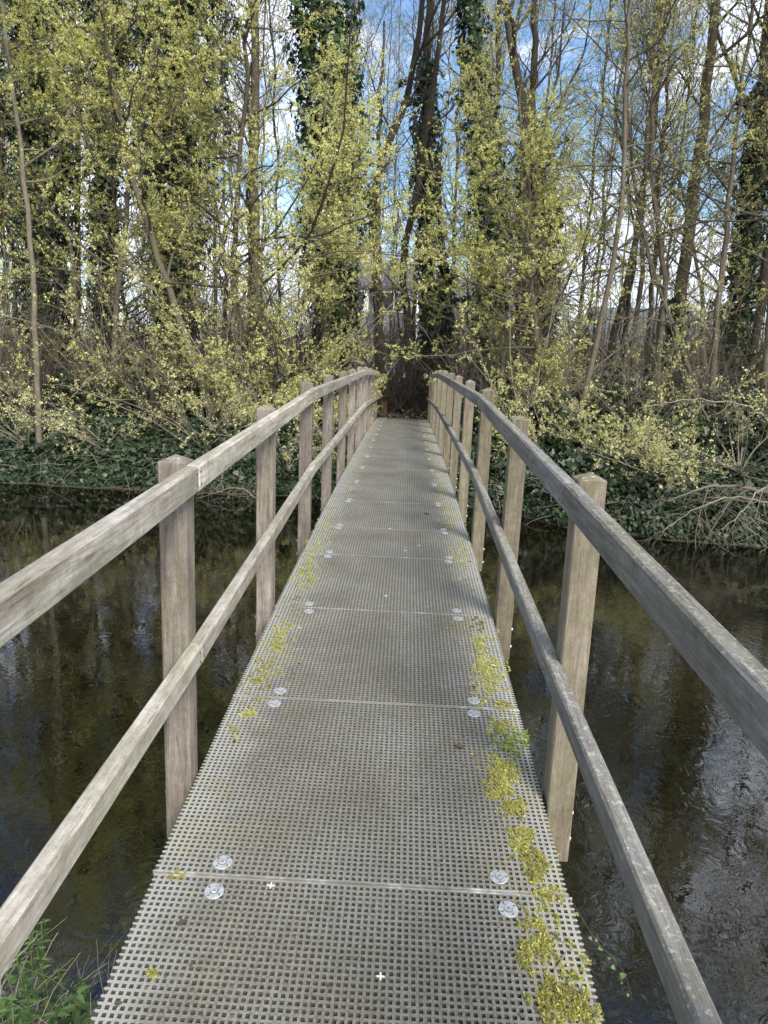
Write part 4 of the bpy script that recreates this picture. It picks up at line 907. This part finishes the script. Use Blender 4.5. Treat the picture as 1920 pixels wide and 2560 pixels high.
# water weed
n = 5000; dx = g.uniform(1330, 1659, n); dy = 1118+40*(dx-1330)/329+g.normal(0, 9, n)
C = []
for a, b in zip(dx, dy):
    d = ray(a, b); t_ = -ZC/d[2]; C.append(CAM+d*t_)
C = np.array(C); C[:, 2] = .004+.01*g.random(n); C = C[vnoise(C[:, 0], C[:, 1], 2, 2.4) > .1]
tag(leaves('water_weed', g, C, DIAMOND, .04, leaf_mat('water_weed_green', [(0, (.03, .05, .015)), (1, (.12, .16, .05))]), nrm_bias=np.array([[0, 0, 1.]]), bias=.8), 'dull green weed floating at the right-hand waterline', 'water weed', kind='stuff')

# ------------------------------------------------------------------ nettles, bramble and dry grass at the near left corner
NET = []
for k in range(9):
    f_ = k/8; wdt = .36*math.sin(math.pi*min(1, f_*.86+.09))**.8*(1.05-f_*.75)
    NET.append((f_-.5, wdt*(1.0 if k % 2 else .82), .04*math.sin(f_*3.1)))
NET = NET + [(a, -b, c) for a, b, c in NET[::-1]]
def wpt(dx, dy, z):
    d = ray(dx, dy); return CAM+d*((z-ZC)/d[2])
def nettle(dx, dy, z, h, size, seed, label):
    g_ = np.random.default_rng(seed); tipp = wpt(dx, dy, z); b_ = np.array([tipp[0]+g_.normal(0, .04), tipp[1]-.02, max(float(near_ground(tipp[0], tipp[1]-.02)), -.05)])
    root = empty('nettle', tuple(b_)); tag(root, label, 'plant', 'nettles on the near left bank')
    T = tipp-b_; P = np.array([[T*f_+np.array([0, 0, 0.0])+.015*np.sin(f_*4)*np.array([1, 0, 0]) for f_ in np.linspace(0, 1, 9)]])
    tubes('stem', [(P, np.full((1, 9), .0028), 5)], GREEN_STEM, root)
    V = []; c = []; i_ = []; ti_ = []; nb = 0
    for lv in range(7):
        f_ = .35+.65*lv/6; base = T*f_; s = size*(1.15-.65*f_**2); a0 = lv*math.pi/2+g_.random()
        for q in range(4 if lv > 4 else 2):
            a = a0+q*(math.pi if lv <= 4 else math.pi/2); dr = np.array([math.cos(a), math.sin(a), .25-.2*(1-f_)]); dr /= np.linalg.norm(dr); sd_ = np.array([-math.sin(a), math.cos(a), 0]); nn = np.cross(dr, sd_)
            for (u, v_, w2) in NET: V.append(base+s*((u+.62)*dr+v_*sd_+(abs(v_)*.35-(u+.5)**2*.3)*nn))
            k = len(NET); c.append(k); i_ += list(range(nb, nb+k)); nb += k; ti_ += [g_.random()]*k
    obj('leaves', raw_mesh('leaves', np.array(V), c, i_, GREEN, tint=ti_), root)
GREEN_STEM = plain('green_stem', (.12, .16, .05), .7)
NL = ['small-leaved green nettle standing close under the left lower rail', 'tallest small-leaved nettle tip rising beside the left lower rail toward the water', 'small nettle half hidden by the lower end of the left lower rail',
      'large-leaved nettle with the biggest toothed leaves among the straw', 'nettle beside the big-leaved one, nearest the open water', 'big-leaved nettle at the bottom border of the photo among dry grass',
      'middle nettle of the near left clump, leaves of medium size', 'nettle at the left border below the handrail', 'nettle touching the left deck edge in the bottom left corner', 'shortest small-leaved nettle within the clump', 'small nettle in the very bottom left corner', 'low sprig with tiny green leaves at the water side of the clump']
for k, (dx, dy, z, s) in enumerate([(70, 2015, .42, .05), (95, 1992, .40, .045), (40, 2060, .42, .05), (165, 2150, .52, .095), (178, 2125, .48, .06), (120, 2195, .5, .085), (60, 2120, .42, .05), (20, 2160, .45, .055), (200, 2200, .5, .07), (85, 2050, .38, .045), (40, 2195, .45, .055), (130, 2085, .2, .04)]):
    nettle(dx, dy, z, .4, s, 40+k, NL[k])
# dry grass blades: arcs
n = 480; g = np.random.default_rng(77)
bx = g.uniform(-1.75, -.82, n); by = g.uniform(1.75, 2.4, n); bz_ = np.maximum(near_ground(bx, by), 0)-.02
D = rand_dir(g, n); D[:, 2] = np.abs(D[:, 2])+.5; D = nrm(D); Ln = g.uniform(.25, .62, n); P = np.empty((n, 9, 3)); P[:, 0] = np.stack([bx, by, bz_], -1)
for k in range(1, 9):
    D = nrm(D+g.normal(0, .07, (n, 3))+np.array([0.02, .05, -.13])); P[:, k] = P[:, k-1]+D*(Ln/8)[:, None]
V, Q = tubes_geo(P, np.full((n, 9), .0022)*np.linspace(1, .3, 9)[None], 3)
tag(obj('dry_grass', raw_mesh('dry_grass', V, np.full(len(Q), 4), Q.ravel(), STRAW, tint=np.repeat(g.random(n), 27))), 'straw-coloured dead grass arching over the water beside the deck', 'grass', kind='stuff')
n = 1500; x = g.uniform(-2.4, -.8, n); y = g.uniform(1.2, 2.3, n)+.1*g.normal(size=n); x = np.where((y > 2.0) & (x > -1.2), x-.35, x); z = np.maximum(near_ground(x, y), .0)+.26*g.random(n)**1.3
tag(leaves('weeds', g, np.stack([x, y, z], -1), NET, .045, GREEN, nrm_bias=np.array([[0, -.2, .8]]), bias=.5), 'low green weeds covering the near left bank', 'weeds', kind='stuff')
# trailing ivy sprig with small leaves right of the deck, low over the water
sp_ = [wpt(1240, 1955, .75), wpt(1290, 2040, .55), wpt(1335, 2075, .4), wpt(1355, 2110, .3), wpt(1365, 2160, .15)]
root = empty('trailing_sprig', tuple(sp_[0])); tag(root, 'thin trailing sprig with small pale green leaves beside the right deck edge', 'plant')
P = (smooth_path(sp_, 12)-sp_[0])[None]; tubes('stem', [(P, np.full((1, 12), .0012), 4)], TWIG, root)
g = np.random.default_rng(5); leaves('foliage', g, on_twigs(g, P, 12, .012, .0, 1), IVYT, .016, GREEN, root, nrm_bias=np.array([[0, -.3, .8]]), bias=.7, tint=np.full(12, .9))
